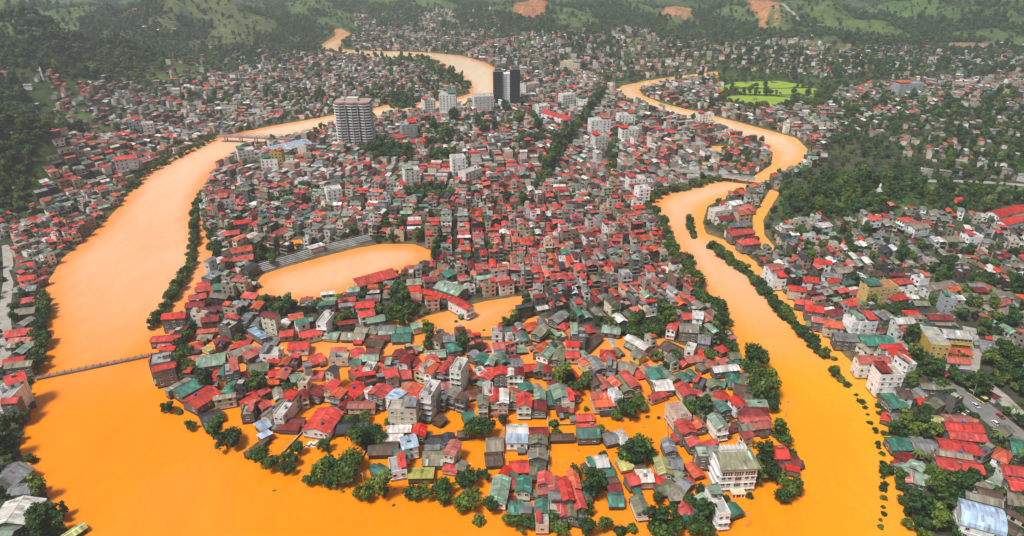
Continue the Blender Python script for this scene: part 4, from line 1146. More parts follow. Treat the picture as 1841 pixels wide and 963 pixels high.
def bridge(p0, p1, zd, width, colr, label, name='bridge', piers=4, girder=1.2, rail=(.6, .56, .5), postgap=3.0, truss=False):
    a = G(*p0, zd); b = G(*p1, zd)
    c, r, L = frame2(a, b)
    root = empty(name, (c[0], c[1], 0), r)
    tag(root, label, 'bridge')
    stamp(c[0], c[1], L, width, r)
    d = MB(); d.box(-L / 2, L / 2, -width / 2, width / 2, zd - girder, zd, 'concrete', colr, bottom=True, ctop=(.28, .27, .26)); d.build('deck', root)
    for s in (-1, 1):
        m = MB(); y = s * (width / 2 - .15)
        for h in ((.55, 1.1)): m.box(-L / 2, L / 2, y - .06, y + .06, zd + h - .08, zd + h, 'trim', rail, bottom=True)
        n = max(4, int(L / postgap))
        for k in range(n + 1):
            x = -L / 2 + .2 + (L - .4) * k / n
            m.box(x - .12, x + .12, y - .12, y + .12, zd + .003, zd + 1.25, 'trim', rail)
        m.build('railing', root)
        if truss:
            q = MB()
            m_ = 8
            for k in range(m_):
                x0 = -L / 2 + L * k / m_; x1 = x0 + L / m_; xm = (x0 + x1) / 2
                q.bar((x0, y, zd), (xm, y, zd + 3.2), .22, 'trim', colr); q.bar((xm, y, zd + 3.2), (x1, y, zd), .22, 'trim', colr)
            q.bar((-L / 2 + L / 16, y, zd + 3.2), (L / 2 - L / 16, y, zd + 3.2), .25, 'trim', colr)
            q.build('truss', root)
    for k in range(piers):
        x = -L / 2 + L * (k + .5) / piers
        m = MB()
        m.box(x - .6, x + .6, -width / 2 + .4, width / 2 - .4, zd - girder - .9, zd - girder, 'concrete', (.4, .36, .32), bottom=True)
        for y in (-width / 3, width / 3): m.cyl((x, y, -3), (x, y, zd - girder - .9), .55, .55, 8, 'concrete', (.38, .33, .28))
        m.build('pier', root)
    return root
bridge((62, 680), (268, 638), 1.3, 1.7, (.45, .36, .26), 'low footbridge skimming the flood across the left river', 'footbridge', 8, .3, (.3, .22, .15), 3.4)
bridge((392, 243), (528, 249), 7.0, 7, (.5, .26, .25), 'reddish truss road bridge over the bend of the left river', 'road_bridge', 5, 1.2, (.55, .4, .38), 3.0, True)
bridge((1205, 303), (1358, 321), 5.5, 8, (.62, .58, .55), 'pale concrete road bridge over the right river', 'road_bridge', 6, 1.3)

def strip(name, pts, w, mat, label, dz=.12):
    """a road laid over the terrain"""
    W_ = [np.array(GT(a, b)[:2]) for a, b in pts]
    out = []
    for i in range(len(W_) - 1):
        n = max(1, int(np.hypot(*(W_[i + 1] - W_[i])) / 4))
        for k in range(n): out.append(W_[i] + (W_[i + 1] - W_[i]) * k / n)
    out.append(W_[-1]); out = np.array(out)
    tn = np.gradient(out, axis=0); tn /= np.hypot(tn[:, 0], tn[:, 1])[:, None]
    nm = np.stack([-tn[:, 1], tn[:, 0]], 1)
    rows = [out + nm * (w / 2 * k) for k in (-1, -.5, 0, .5, 1)]
    zs = [terrain(r_[:, 0], r_[:, 1]) for r_ in rows]
    zm = np.maximum.reduce(zs) + dz
    mb = MB()
    for i in range(len(out) - 1):
        for j in range(4):
            q = [(rows[j][i], zm[i]), (rows[j][i + 1], zm[i + 1]), (rows[j + 1][i + 1], zm[i + 1]), (rows[j + 1][i], zm[i])]
            mb.poly([(p[0], p[1], z) for p, z in q][::-1], mat, (1, 1, 1))
        c, r, L = frame2(out[i], out[i + 1])
        stamp(c[0], c[1], L + 1, w, r)
    o = mb.build(name)
    tag(o, label, None, None, 'structure')
    return out, zm
ROAD = strip('road', [(1676, 690), (1716, 702), (1760, 730), (1800, 762), (1850, 803)], 13, 'asphalt', 'wide grey road sloping down the right bank')
strip('road', [(1660, 325), (1740, 326), (1800, 329), (1850, 334)], 7, 'paving', 'pale road crossing the green slope at the right edge')
strip('road', [(1742, 588), (1752, 620), (1748, 655), (1738, 690)], 7, 'paving', 'pale lane beside the yellow school')
strip('path', [(1762, 684), (1798, 712), (1835, 748), (1850, 765)], 8, 'paving', 'bare dirt track above the road')
strip('road', [(12, 440), (16, 500), (8, 560), (12, 620), (4, 665)], 6, 'paving', 'narrow street through the left bank houses')
strip('road', [(1085, 170), (1048, 225), (1010, 275), (985, 318), (970, 345)], 9, 'asphalt', 'tree-lined avenue running up to the twin towers')
strip('road', [(1400, 36), (1440, 42), (1487, 52)], 9, 'paving', 'pale road cut across the far hillside', 1.5)
strip('courtyard', [(1076, 622), (1100, 614), (1125, 620)], 14, 'paving', 'tan courtyard among the houses', .15)
strip('courtyard', [(1690, 618), (1738, 622)], 17, 'paving', 'grey schoolyard between the yellow wings', .1)

RICE = [[(1318,147),(1400,145),(1464,155),(1400,158),(1320,156)], [(1283,159),(1316,150),(1317,158),(1298,165)], [(1328,160),(1466,158),(1477,168),(1392,170),(1330,168)],
        [(1304,173),(1330,171),(1390,173),(1442,177),(1388,190),(1340,188),(1312,184)], [(1400,172),(1470,170),(1462,176),(1444,175)]]
FIELD_W = []
for p in RICE:
    w_ = Gn(p, 3.0)
    z = float(np.max(terrain(w_[:, 0], w_[:, 1]))) + .25
    w_ = Gn(p, z)
    mb = MB(); mb.poly([(a, b, z) for a, b in w_][::-1], 'field', (1, 1, 1))
    mb.poly([(a, b, z) for a, b in w_], 'field', (1, 1, 1)) if False else None
    n_ = len(w_)
    for i in range(n_):
        a, b = w_[i], w_[(i + 1) % n_]
        mb.poly([(a[0], a[1], z - 1), (b[0], b[1], z - 1), (b[0], b[1], z), (a[0], a[1], z)], 'ground', (.07, .1, .03))
    o = mb.build('rice_field'); tag(o, 'bright green rice field beyond the right river', None, None, 'structure')
    FIELD_W.append(w_)

def yellow_school():
    a, b = G(1690, 606, 8), G(1740, 610, 8)
    c, r, L = frame2(a, b)
    z = max(.5, TZ(*c))
    root = empty('school', (c[0], c[1], z - .5), r)
    tag(root, 'yellow U-shaped school with grey roof and balconied wings', 'school')
    stamp(c[0], c[1], L + 10, 12, r)
    yc = (.66, .43, .08)
    w = MB(); w.box(-L / 2, L / 2, -4.5, 4.5, 0, 10, 'wall', yc); w.build('wall', root)
    rf = MB(); gable(rf, L, 9, 10.1, 2.0, .6, (.45, .44, .42)); rf.build('roof', root)
    for k in range(3):
        for i in range(7): put_window(root, -L / 2 + L * (i + .5) / 7, -4.5, 1.2 + k * 3.2, 1.6, 1.6, -math.pi / 2)
    for k in (1, 2):
        bl = MB(); bl.box(-L / 2, L / 2, -6, -4.5, k * 3.2 - .1, k * 3.2 + .1, 'trim', yc, bottom=True); bl.box(-L / 2, L / 2, -6, -5.9, k * 3.2 + .1, k * 3.2 + 1, 'trim', (.7, .5, .12)); bl.build('gallery', root)
    wx = -L / 2 - 6.5
    w = MB(); w.box(wx - 5, wx + 5, -16, 3, 0, 11.5, 'wall', yc, ctop=(.42, .4, .34), mtop='concrete'); w.build('wing', root)
    for k in range(3):
        for i in range(4): put_window(root, wx + 5, -14 + i * 4.4, 1.3 + k * 3.4, 1.6, 1.7, 0)
        for i in range(3): put_window(root, wx - 3.3 + i * 3.3, -16, 1.3 + k * 3.4, 1.5, 1.7, -math.pi / 2)
    stamp(c[0] + wx * math.cos(r) + 7 * math.sin(r), c[1] + wx * math.sin(r) - 7 * math.cos(r), 12, 20, r)
    for x in (-L / 2 + 3.5, L / 2 - 3.5):
        p = MB(); p.box(x - 2.5, x + 2.5, -11, -7, 0, 3.4, 'wall', yc); gable(p, 5, 4, 3.45, 1.0, .4, (.58, .07, .04)) if False else None
        p.build('porch_wall', root)
        q = MB(); q.poly([(x - 3, -11.5, 3.45), (x + 3, -11.5, 3.45), (x + 3, -6.6, 4.6), (x - 3, -6.6, 4.6)], 'roof', (.58, .09, .05)); q.build('porch_roof', root)
yellow_school()

def small_monument(px, py, h, name, label, cat):
    x, y, z = GT(px, py)
    root = empty(name, (x, y, z), 0)
    tag(root, label, cat)
    c = (.8, .79, .77)
    b = MB(); b.box(-2.2, 2.2, -2.2, 2.2, -1, 1.2, 'trim', c); b.box(-1.4, 1.4, -1.4, 1.4, 1.203, 2.6, 'trim', c); b.build('pedestal', root)
    s = MB(); n = 10; prof = [(1.0, 2.6), (1.15, 3.4), (.85, h * .5), (1.05, h * .68), (.9, h * .8), (.35, h * .86), (.42, h * .93), (.1, h)]
    for (r0, z0), (r1, z1) in zip(prof, prof[1:]): s.cyl((0, 0, z0), (0, 0, z1), r0, r1, n, 'trim', c, False)
    s.build('figure', root)
small_monument(1580, 345, 8, 'statue', 'white statue on the wooded knoll', 'statue')
small_monument(1776, 362, 5.5, 'statue', 'small white statue near the pale road', 'statue')
small_monument(78, 143, 16, 'stupa', 'thin white stupa on the left forest slope', 'stupa')
small_monument(309, 143, 14, 'stupa', 'white spire at the edge of the upper left town', 'stupa')

# ---------------------------------------------------------------- the town filled in between, district by district
ZONES = [  # (outline in pixels, share of plots built, extra storeys)
 ([(374,322),(400,294),(445,269),(525,251),(610,226),(700,209),(860,194),(900,188),(960,166),(1060,128),(1106,166),(1130,183),(1240,218),(1362,258),(1388,280),(1350,314),(1262,324),(1205,340),(1174,360),
   (1184,408),(1242,494),(1300,585),(1335,652),(1180,602),(1080,600),(960,562),(900,608),(780,604),(748,562),(690,575),(580,600),(520,610),(420,600),(290,592),(362,520),(386,470),(376,430),(362,385)], 1.0, 1),
 ([(290,592),(420,600),(520,610),(580,600),(690,575),(780,604),(900,608),(960,562),(1080,600),(1180,602),(1335,652),(1395,700),(1380,770),(1250,770),(1120,700),(850,735),(700,735),(560,725),(440,735),(330,725),(270,670)], .85, 0),
 ([(1050,700),(1200,700),(1380,780),(1240,850),(1220,800),(1160,700)], .3, 0),
 ([(0,405),(60,405),(130,315),(180,262),(240,228),(390,218),(560,204),(390,245),(310,283),(237,335),(182,405),(112,465),(84,510),(78,600),(60,690),(40,800),(0,835)], .95, 0),
 ([(150,205),(330,158),(430,132),(480,112),(580,96),(650,107),(760,120),(790,150),(845,167),(760,181),(690,188),(560,212),(390,232),(240,240),(160,235)], .62, 1),
 ([(0,215),(120,205),(170,230),(180,262),(110,256),(0,250)], .45, 0),
 ([(620,60),(760,66),(900,82),(1080,84),(1130,150),(1060,130),(960,165),(900,180),(897,125),(830,98),(640,88)], .5, 1),
 ([(1150,160),(1290,136),(1300,160),(1290,186),(1340,200),(1480,192),(1500,162),(1690,140),(1850,146),(1850,190),(1700,200),(1500,230),(1480,290),(1400,332),(1375,400),(1372,420),(1395,445),(1480,560),
   (1385,512),(1300,432),(1265,396),(1320,352),(1405,312),(1452,280),(1440,250),(1320,216),(1190,185)], .9, 0),
 ([(1395,400),(1640,400),(1850,385),(1850,600),(1500,600),(1395,500)], .74, 0),
 ([(1560,190),(1850,190),(1850,330),(1660,320),(1600,255),(1500,240)], .3, 0),
 ([(1100,80),(1300,66),(1500,96),(1850,88),(1850,142),(1500,142),(1290,126),(1150,142),(1100,112)], .42, 0),
 ([(1400,520),(1850,480),(1850,975),(1645,975),(1604,830),(1552,697),(1467,607)], .7, 0),
 ([(200,70),(560,92),(480,112),(330,158),(180,150)], .08, 0), ([(640,30),(900,40),(900,82),(760,66),(640,62)], .3, 0), ([(900,60),(1140,64),(1100,84),(900,84)], .15, 0),
]
WOODS = [  # (outline, spacing in metres, crown width, keep houses out)
 ([(-20,215),(60,225),(120,262),(170,266),(130,312),(80,352),(60,402),(-20,410)], 6.5, 8, True),
 ([(-20,62),(150,70),(330,105),(300,155),(190,190),(110,205),(-20,215)], 9.5, 9, True),
 ([(1404,366),(1470,332),(1590,312),(1650,320),(1640,350),(1600,400),(1500,404),(1416,400)], 6.2, 7, True),
 ([(735,246),(800,226),(870,206),(940,200),(965,215),(960,236),(880,242),(830,264),(760,264)], 8.5, 9, False), ([(645,270),(690,262),(740,274),(746,294),(700,294),(650,284)], 6.5, 8, True), ([(768,282),(815,280),(824,299),(775,303)], 6, 8, True),
 ([(915,240),(975,235),(1000,262),(985,300),(940,292)], 9, 9, False),
 ([(720,348),(780,340),(830,356),(800,362),(735,360)], 7, 7, True),
 ([(1640,345),(1850,350),(1850,385),(1640,392)], 9, 7, False),
 ([(1500,178),(1700,190),(1690,240),(1510,235)], 11, 8, False), ([(1690,200),(1850,190),(1850,330),(1700,320)], 11, 8, False),
 ([(1480,108),(1850,118),(1850,145),(1500,145)], 13, 9, False), ([(1100,66),(1500,70),(1850,70),(1850,105),(1500,100),(1290,90),(1110,92)], 14, 10, False),
 ([(900,30),(1150,30),(1150,84),(900,86)], 13, 10, True), ([(1150,30),(1520,36),(1850,40),(1850,80),(1500,80),(1150,72)], 17, 10, True),
 ([(390,60),(560,62),(575,92),(420,112),(330,105),(200,60)], 15, 8, False), ([(180,5),(420,5),(560,60),(390,62),(200,62)], 17, 9, True), ([(640,30),(900,28),(900,60),(640,58)], 12, 10, False),
 ([(-20,10),(180,12),(200,62),(-20,66)], 18, 9, True), ([(560,20),(650,20),(600,48),(560,60)], 15, 10, False),
 ([(586,560),(650,568),(742,556),(750,575),(720,588),(600,588)], 6, 7, True), ([(690,540),(745,545),(750,560),(700,560)], 6, 8, True),
 ([(1115,575),(1200,572),(1206,598),(1160,612),(1120,600)], 6, 8, True), ([(1585,690),(1650,672),(1700,660),(1690,690),(1640,720)], 8, 6, False),
 ([(1588,765),(1670,760),(1690,780),(1660,790),(1600,790)], 5.5, 6, True), ([(1660,845),(1740,850),(1735,900),(1700,960),(1655,975),(1640,915),(1665,890)], 6, 8, True),
 ([(1612,860),(1650,868),(1660,885),(1620,880)], 5, 5, True), ([(1755,660),(1841,640),(1841,720),(1800,690)], 7, 8, True), ([(1770,720),(1841,760),(1841,790)], 6, 6, True),
 ([(40,895),(75,890),(110,925),(125,950),(100,970),(30,970),(50,930)], 5, 7, True), ([(0,735),(40,725),(46,760),(28,822),(0,830)], 5.5, 7, True),
 ([(1620,600),(1660,605),(1665,640),(1690,680),(1640,690),(1636,650)], 7, 7, True), ([(1560,545),(1640,550),(1640,570),(1575,575)], 6, 6, True),
 ([(1600,480),(1760,470),(1850,520),(1850,545),(1720,505),(1640,495)], 7, 7, False), ([(1640,430),(1850,430),(1850,470),(1660,465)], 10, 6, False),
 ([(1430,470),(1460,440),(1480,450),(1450,480)], 6, 7, False), ([(1500,440),(1560,430),(1570,450),(1520,460)], 6, 7, False), ([(1680,470),(1850,440),(1850,480),(1700,500)], 8, 7, False), ([(1690,560),(1740,550),(1850,575),(1850,600),(1760,590)], 7, 6, False),
 ([(1420,420),(1470,415),(1475,430),(1430,436)], 6, 7, True), ([(1560,470),(1640,460),(1650,480),(1570,490)], 6, 7, False), ([(470,350),(560,335),(580,350),(500,372)], 8, 7, False), ([(610,430),(760,395),(790,410),(780,440),(690,434)], 8, 7, False), ([(465,455),(480,450),(500,470),(480,490),(462,480)], 6, 7, True),
 ([(440,548),(540,550),(545,565),(500,575),(445,566)], 5.5, 7, True), ([(1295,265),(1380,285),(1350,300),(1290,290)], 8, 6, False),
 ([(700,176),(746,178),(744,192),(704,194)], 5, 7, True), ([(800,128),(830,136),(850,160),(815,155)], 8, 7, False), ([(870,370),(960,360),(950,385),(880,395)], 7, 7, False),
]

OPEN = [[(572,612),(660,614),(655,627),(620,624),(592,627),(577,650),(562,642)], [(583,655),(628,655),(632,686),(600,692),(580,672)], [(690,624),(745,602),(762,600),(772,622),(745,634),(712,630),(700,645),(690,642)],
 [(938,628),(960,624),(962,656),(940,656)], [(984,625),(1001,640),(992,692),(978,690)], [(935,683),(967,685),(962,706),(938,706)], [(622,502),(715,482),(740,500),(700,512),(640,534)], [(505,636),(520,636),(516,655),(506,655)],
 [(980,735),(1035,738),(1030,830),(985,850)], [(1080,735),(1200,725),(1195,800),(1150,790),(1090,770)], [(780,745),(900,740),(900,860),(830,860),(830,780)], [(342,575),(368,575),(350,640),(336,640)]]
def fill_town():
    fr = random.Random(11)
    zones = [(reg(p), c, e) for p, c, e in ZONES]
    keep = [Gn(p) for p in OPEN] + [reg(p) for p, _, _, k in WOODS if k] + [w_ for w_ in FIELD_W]
    seeds = []
    for gy in range(180, 1900, 62):
        for gx in range(-1050, 1050, 66):
            x = gx + fr.uniform(-26, 26); y = gy + fr.uniform(-26, 26)
            if abs(x) > y * .95 + 60: continue
            a = 0.35 * math.sin(x * .007 + 1) + .25 * math.sin(y * .009) + fr.uniform(-.14, .14) + (math.pi / 2 if fr.random() < .7 else 0)
            seeds.append((x, y, a))
    S = np.array([(s[0], s[1]) for s in seeds])
    C = []
    for i, (sx, sy, a) in enumerate(seeds):
        ca, sa = math.cos(a), math.sin(a)
        far = sy > 750
        v = -56.0; row = 0
        while v < 56:
            depth = fr.uniform(7, 11.5)
            u = -56.0 + fr.uniform(0, 4)
            while u < 56:
                W = fr.choice((3.2, 3.5, 3.8, 4, 4.2, 4.6, 5.4, 6.5))
                L = depth * fr.uniform(.72, 1.0)
                uu = u + W / 2
                x = sx + (v + depth / 2) * ca - uu * sa
                y = sy + (v + depth / 2) * sa + uu * ca
                C.append((x, y, a, L, W, i))
                u += W + fr.choice((.15, .15, .3, .5, 1.4))
            row += 1
            v += depth + (fr.uniform(.6, 1.6) if row % 2 else fr.uniform(2.8, 5.0))
    C = np.array(C)
    d = ((C[:, None, 0:2] - S[None, :, :]) ** 2).sum(2).argmin(1) if len(C) * len(S) < 3e6 else None
    if d is None:
        d = np.empty(len(C), int)
        for k in range(0, len(C), 4000):
            d[k:k + 4000] = ((C[k:k + 4000, None, 0:2] - S[None, :, :]) ** 2).sum(2).argmin(1)
    C = C[d == C[:, 5].astype(int)]
    x, y = C[:, 0], C[:, 1]
    cov = np.zeros(len(C)); ext = np.zeros(len(C))
    for p, c, e in zones:
        k = inside(p, x, y)
        cov[k] = np.maximum(cov[k], c); ext[k] = np.maximum(ext[k], e)
    for p in keep: cov[inside(p, x, y)] = 0
    C = C[cov > 0]; ext = ext[cov > 0]; cov = cov[cov > 0]
    x, y = C[:, 0], C[:, 1]
    sh = shore(x, y)
    tz = terrain(x, y, sh)
    core = inside(zones[0][0], x, y)
    flooded = inside(zones[1][0], x, y) | inside(zones[2][0], x, y)
    order = np.argsort(y)
    for i in order:
        if fr.random() > cov[i]: continue
        wet = sh[i] < 1
        if sh[i] < 1 and not flooded[i]: continue
        if 1 <= sh[i] < 3: continue
        cx, cy, r, L, W = C[i, :5]
        if not stamp(cx, cy, L, W, r, True, 0.0, .10): continue
        px, py, dd = P(cx, cy, 4)
        if not (-60 < px < 1900 and 10 < py < 1000): continue
        red = 0.31 + .45 * math.exp(-((px - 960) / 260) ** 2 - ((py - 440) / 110) ** 2)
        if py < 230: red *= .75
        if px > 1380: red *= .62
        k = fr.random()
        if k < red: rk = fr.choice('RRRROOPD')
        else: rk = fr.choice('EEEECCCCLLGWWWAAKKPBBD' if not flooded[i] else 'EECCLGGAKDRRO')
        wk = fr.choice('wwwwwccccccggggnnppp' if py < 480 else 'wwwccccggggggpnnnc')
        t = fr.random()
        st = fr.choice((1, 1, 1, 2, 2, 2, 3)) + (1 if ext[i] and fr.random() < .22 else 0)
        if ext[i] and fr.random() < .025: st += 2
        if flooded[i]: st = fr.choice((1, 1, 2, 2, 3))
        typ = 'g' if t < .5 else ('f' if t < .86 else ('h' if t < .94 else 'm'))
        if 600 < px < 760 and 495 < py < 545: st = 1
        if st == 1 and typ == 'f': typ = 'g'
        if st >= 4 and typ in 'hm': typ = 'f'
        if typ == 'h' and L < W * 1.15: typ = 'g'
        base = (-1.3 if wet else tz[i]) - .6
        hh = 2.7 * st + fr.uniform(-.3, .4) + .6
        stamp(cx, cy, L, W, r)
        HOUSES.append(spec(cx, cy, r, L, W, st, typ, rk, wk, base, hh, wet, False))
fill_town()

# ---------------------------------------------------------------- houses become objects: the 300 that show largest singly, the rest as one mass
ORD = ['', 'second ', 'third ', 'fourth ', 'fifth ', 'sixth ', 'seventh ', 'eighth ', 'ninth ', 'tenth ', 'eleventh ', 'twelfth ', 'thirteenth ', 'fourteenth ', 'fifteenth ',
       'sixteenth ', 'seventeenth ', 'eighteenth ', 'nineteenth ']
TENS = {2: 'twenty', 3: 'thirty', 4: 'forty', 5: 'fifty', 6: 'sixty', 7: 'seventy', 8: 'eighty', 9: 'ninety'}
UNIT = ['', 'first', 'second', 'third', 'fourth', 'fifth', 'sixth', 'seventh', 'eighth', 'ninth']
def ordinal(n):
    """'' for the nearest itself, then 'second ' and so on"""
    if n < len(ORD): return ORD[n]
    n += 1
    if n < 100:
        t, u = divmod(n, 10)
        return (TENS[t] + '-' + UNIT[u] if u else {2: 'twentieth', 3: 'thirtieth', 4: 'fortieth', 5: 'fiftieth', 6: 'sixtieth', 7: 'seventieth', 8: 'eightieth', 9: 'ninetieth'}[t]) + ' '
    return '%dth ' % n
SPECIAL = {  # roof middle in the photograph -> label of a house that stands out
 (580, 756): 'long two-storey hall with bright red roof and white ridge near the shore trees',
 (735, 793): 'three-storey white house with pale blue gabled roof beside white sheds',
 (825, 656): 'tallest ornate white house among the red roofed rows',
 (929, 789): 'white house with bright blue awning roof at the flooded lane',
 (1192, 838): 'narrow cream house with long yellow-green roof near the hotel',
 (1580, 512): 'big ochre four-storey block with blind wall on the right bank',
 (362, 713): 'broad barn-like house under a big red roof by the left shore',
 (1762, 930): 'large hall with pale blue barrel roof at the lower right',
 (828, 544): 'long white three-storey block with red roof jutting into the pond',
 (27, 678): 'tall white riverside building with red roof at the footbridge end',
 (515, 262): 'wide low market hall with pale blue roof near the curved white tower',
 (30, 922): 'large off-white shed with a skylight strip in the lower left corner',
 (811, 517): 'large pale green roofed hall beside the pond'}
MARKS = [('white hotel', 1318, 850), ('flooded stadium', 615, 500), ('low footbridge', 165, 660), ('yellow school', 1710, 615), ('wide grey road', 1765, 735), ('red-roofed hall', 580, 756),
         ('ornate white house', 825, 656), ('blue-awning house', 929, 789), ('yellow-roofed house', 1192, 838), ('ochre block', 1580, 512), ('red barn', 362, 713), ('barrel-roofed hall', 1762, 930),
         ('pond block', 828, 544), ('curved tower', 643, 220), ('twin towers', 911, 160), ('pale road bridge', 1280, 312), ('red truss bridge', 460, 245), ('right dike', 1380, 540)]
FORM = {'g': 'gabled', 'f': 'flat', 'h': 'hipped', 'm': 'lean-to', 'v': 'barrel'}
STW = {1: 'single-storey', 2: 'two-storey', 3: 'three-storey', 4: 'four-storey', 5: 'five-storey', 6: 'six-storey', 7: 'seven-storey', 8: 'eight-storey', 9: 'nine-storey'}

def house_rc(s, q):
    if s.typ == 'f':
        return vary({'E': (.34, .34, .35), 'W': (.5, .48, .45), 'C': (.4, .36, .3), 'B': (.12, .12, .14), 'P': (.5, .28, .24), 'D': (.3, .06, .06), 'R': (.5, .06, .05),
                     'Y': (.5, .42, .14), 'O': (.5, .2, .1), 'L': (.36, .42, .34), 'U': (.45, .52, .6)}.get(s.rk, (.36, .33, .28)), .1, q)
    return vary(ROOF[s.rk], .2 if s.hand else .3, q)

FLATWORD = {'E': 'grey', 'W': 'pale', 'C': 'tan', 'B': 'charcoal', 'P': 'pink', 'D': 'dark red', 'R': 'red', 'Y': 'yellow', 'O': 'orange', 'L': 'pale green', 'U': 'light blue'}
def look(s):
    rw = FLATWORD.get(s.rk, 'tan') if s.typ == 'f' else RWORD[s.rk]
    return (STW.get(s.st, 'tall'), WWORD[s.wk], rw, FORM[s.typ])

def make_houses():
    seen = [s for s in HOUSES if s.seen]
    for s in HOUSES: s.near = False
    top = sorted(seen, key=lambda s: -s.size * (1.6 if s.hand else 1))[:300]
    for s in top: s.near = True
    by = {}
    for s in seen:
        s.key = look(s)
        by.setdefault(s.key, []).append(s)
    rank = {}
    for k, L_ in by.items():
        for mi, (nm, mx, my) in enumerate(MARKS):
            o = sorted(L_, key=lambda s: math.hypot(s.px - mx, (s.py - my) * 1.4))
            for i, s in enumerate(o):
                d = math.hypot(s.px - mx, (s.py - my) * 1.4)
                v = (i, d)
                if id(s) not in rank or v < rank[id(s)][0]: rank[id(s)] = (v, nm, i)
    used = set()
    taken = set()
    mass = MB()
    for s in HOUSES:
        q = random.Random(int(s.cx * 31 + s.cy * 17) & 0xffff)
        rc = house_rc(s, q)
        wc = vary(WALL[s.wk], .2, q)
        if not s.hand:
            kf = q.choice((.45, .7, .85, .95, 1.05))
            wc = tuple(v * kf for v in wc)
        camdir = math.atan2(-s.cy, -s.cx) - s.r
        det = 2 if s.near else (1 if s.d < 620 or s.hand else 0)
        walls, roof, extra, wins = house_geo(s.L, s.W, s.hh, s.st, s.typ, rc, wc, q, camdir, det, s.wet)
        if not s.near:
            M = (s.cx, s.cy, s.base, s.r)
            mass.add(walls, M); mass.add(roof, M)
            for nm, mb, par in extra: mass.add(mb, M)
            w = MB()
            for (x, y, z, ww, wh, n_) in wins:
                e = .05; tx, ty = -math.sin(n_), math.cos(n_)
                xo, yo = x + e * math.cos(n_), y + e * math.sin(n_)
                w.poly([(xo - tx * ww / 2, yo - ty * ww / 2, z), (xo + tx * ww / 2, yo + ty * ww / 2, z), (xo + tx * ww / 2, yo + ty * ww / 2, z + wh), (xo - tx * ww / 2, yo - ty * ww / 2, z + wh)], 'glass', (0, 0, 0))
            mass.add(w, M)
            continue
        lab = None
        for (mx, my), t in SPECIAL.items():
            if s.hand and math.hypot(s.px - mx, s.py - my) < 9 and t not in taken:
                lab = t; taken.add(t); break
        if s.W >= 11 and s.st <= 2: name, cat = 'hall', 'hall'
        elif s.st >= 4 and s.typ == 'f': name, cat = 'apartment_block', 'building'
        elif s.W <= 4.5 and s.st == 1: name, cat = 'shed', 'shed'
        else: name, cat = 'house', 'house'
        if lab is None:
            k = s.key
            _, nm, i = rank[id(s)]
            lab = '%s %s %s with %s %s roof, %snearest such to the %s' % (k[0], k[1], {'house': 'house', 'hall': 'hall', 'apartment_block': 'block', 'shed': 'shed'}[name], k[2], k[3], ordinal(i), nm)
            while lab in used:
                i += 1
                lab = '%s %s %s with %s %s roof, %snearest such to the %s' % (k[0], k[1], name.split('_')[-1], k[2], k[3], ordinal(i), nm)
        used.add(lab)
        root = empty(name, (s.cx, s.cy, s.base), s.r)
        tag(root, lab, cat, 'houses of the flooded town')
        walls.build('wall', root)
        ro = roof.build('roof', root)
        for nm, mb, par in extra: mb.build(nm, ro if par == 'roof' else root)
        for wdw in wins: put_window(root, *wdw)
    o = mass.build('far_houses')
    tag(o, 'dense mass of small far houses with red, grey and tan roofs', None, None, 'stuff')
    print('houses', len(HOUSES), 'near', len(top), 'mass faces', len(mass.f), 'unused special', [t for t in SPECIAL.values() if t not in taken])
make_houses()

# ---------------------------------------------------------------- trees
def leafcard(mb, p, nrm, s, c, q):
    n = Vector(nrm).normalized()
    u = n.orthogonal().normalized()
    u.rotate(__import__('mathutils').Quaternion(n, q.uniform(0, 6.28)))
    w = n.cross(u)
    p = Vector(p)
    a = s * q.uniform(.8, 1.2); b = s * q.uniform(.5, .9)
    mb.poly([tuple(p - u * a - w * b * .3), tuple(p - w * b), tuple(p + u * a - w * .1 * b), tuple(p + w * b)], 'leaf', c)

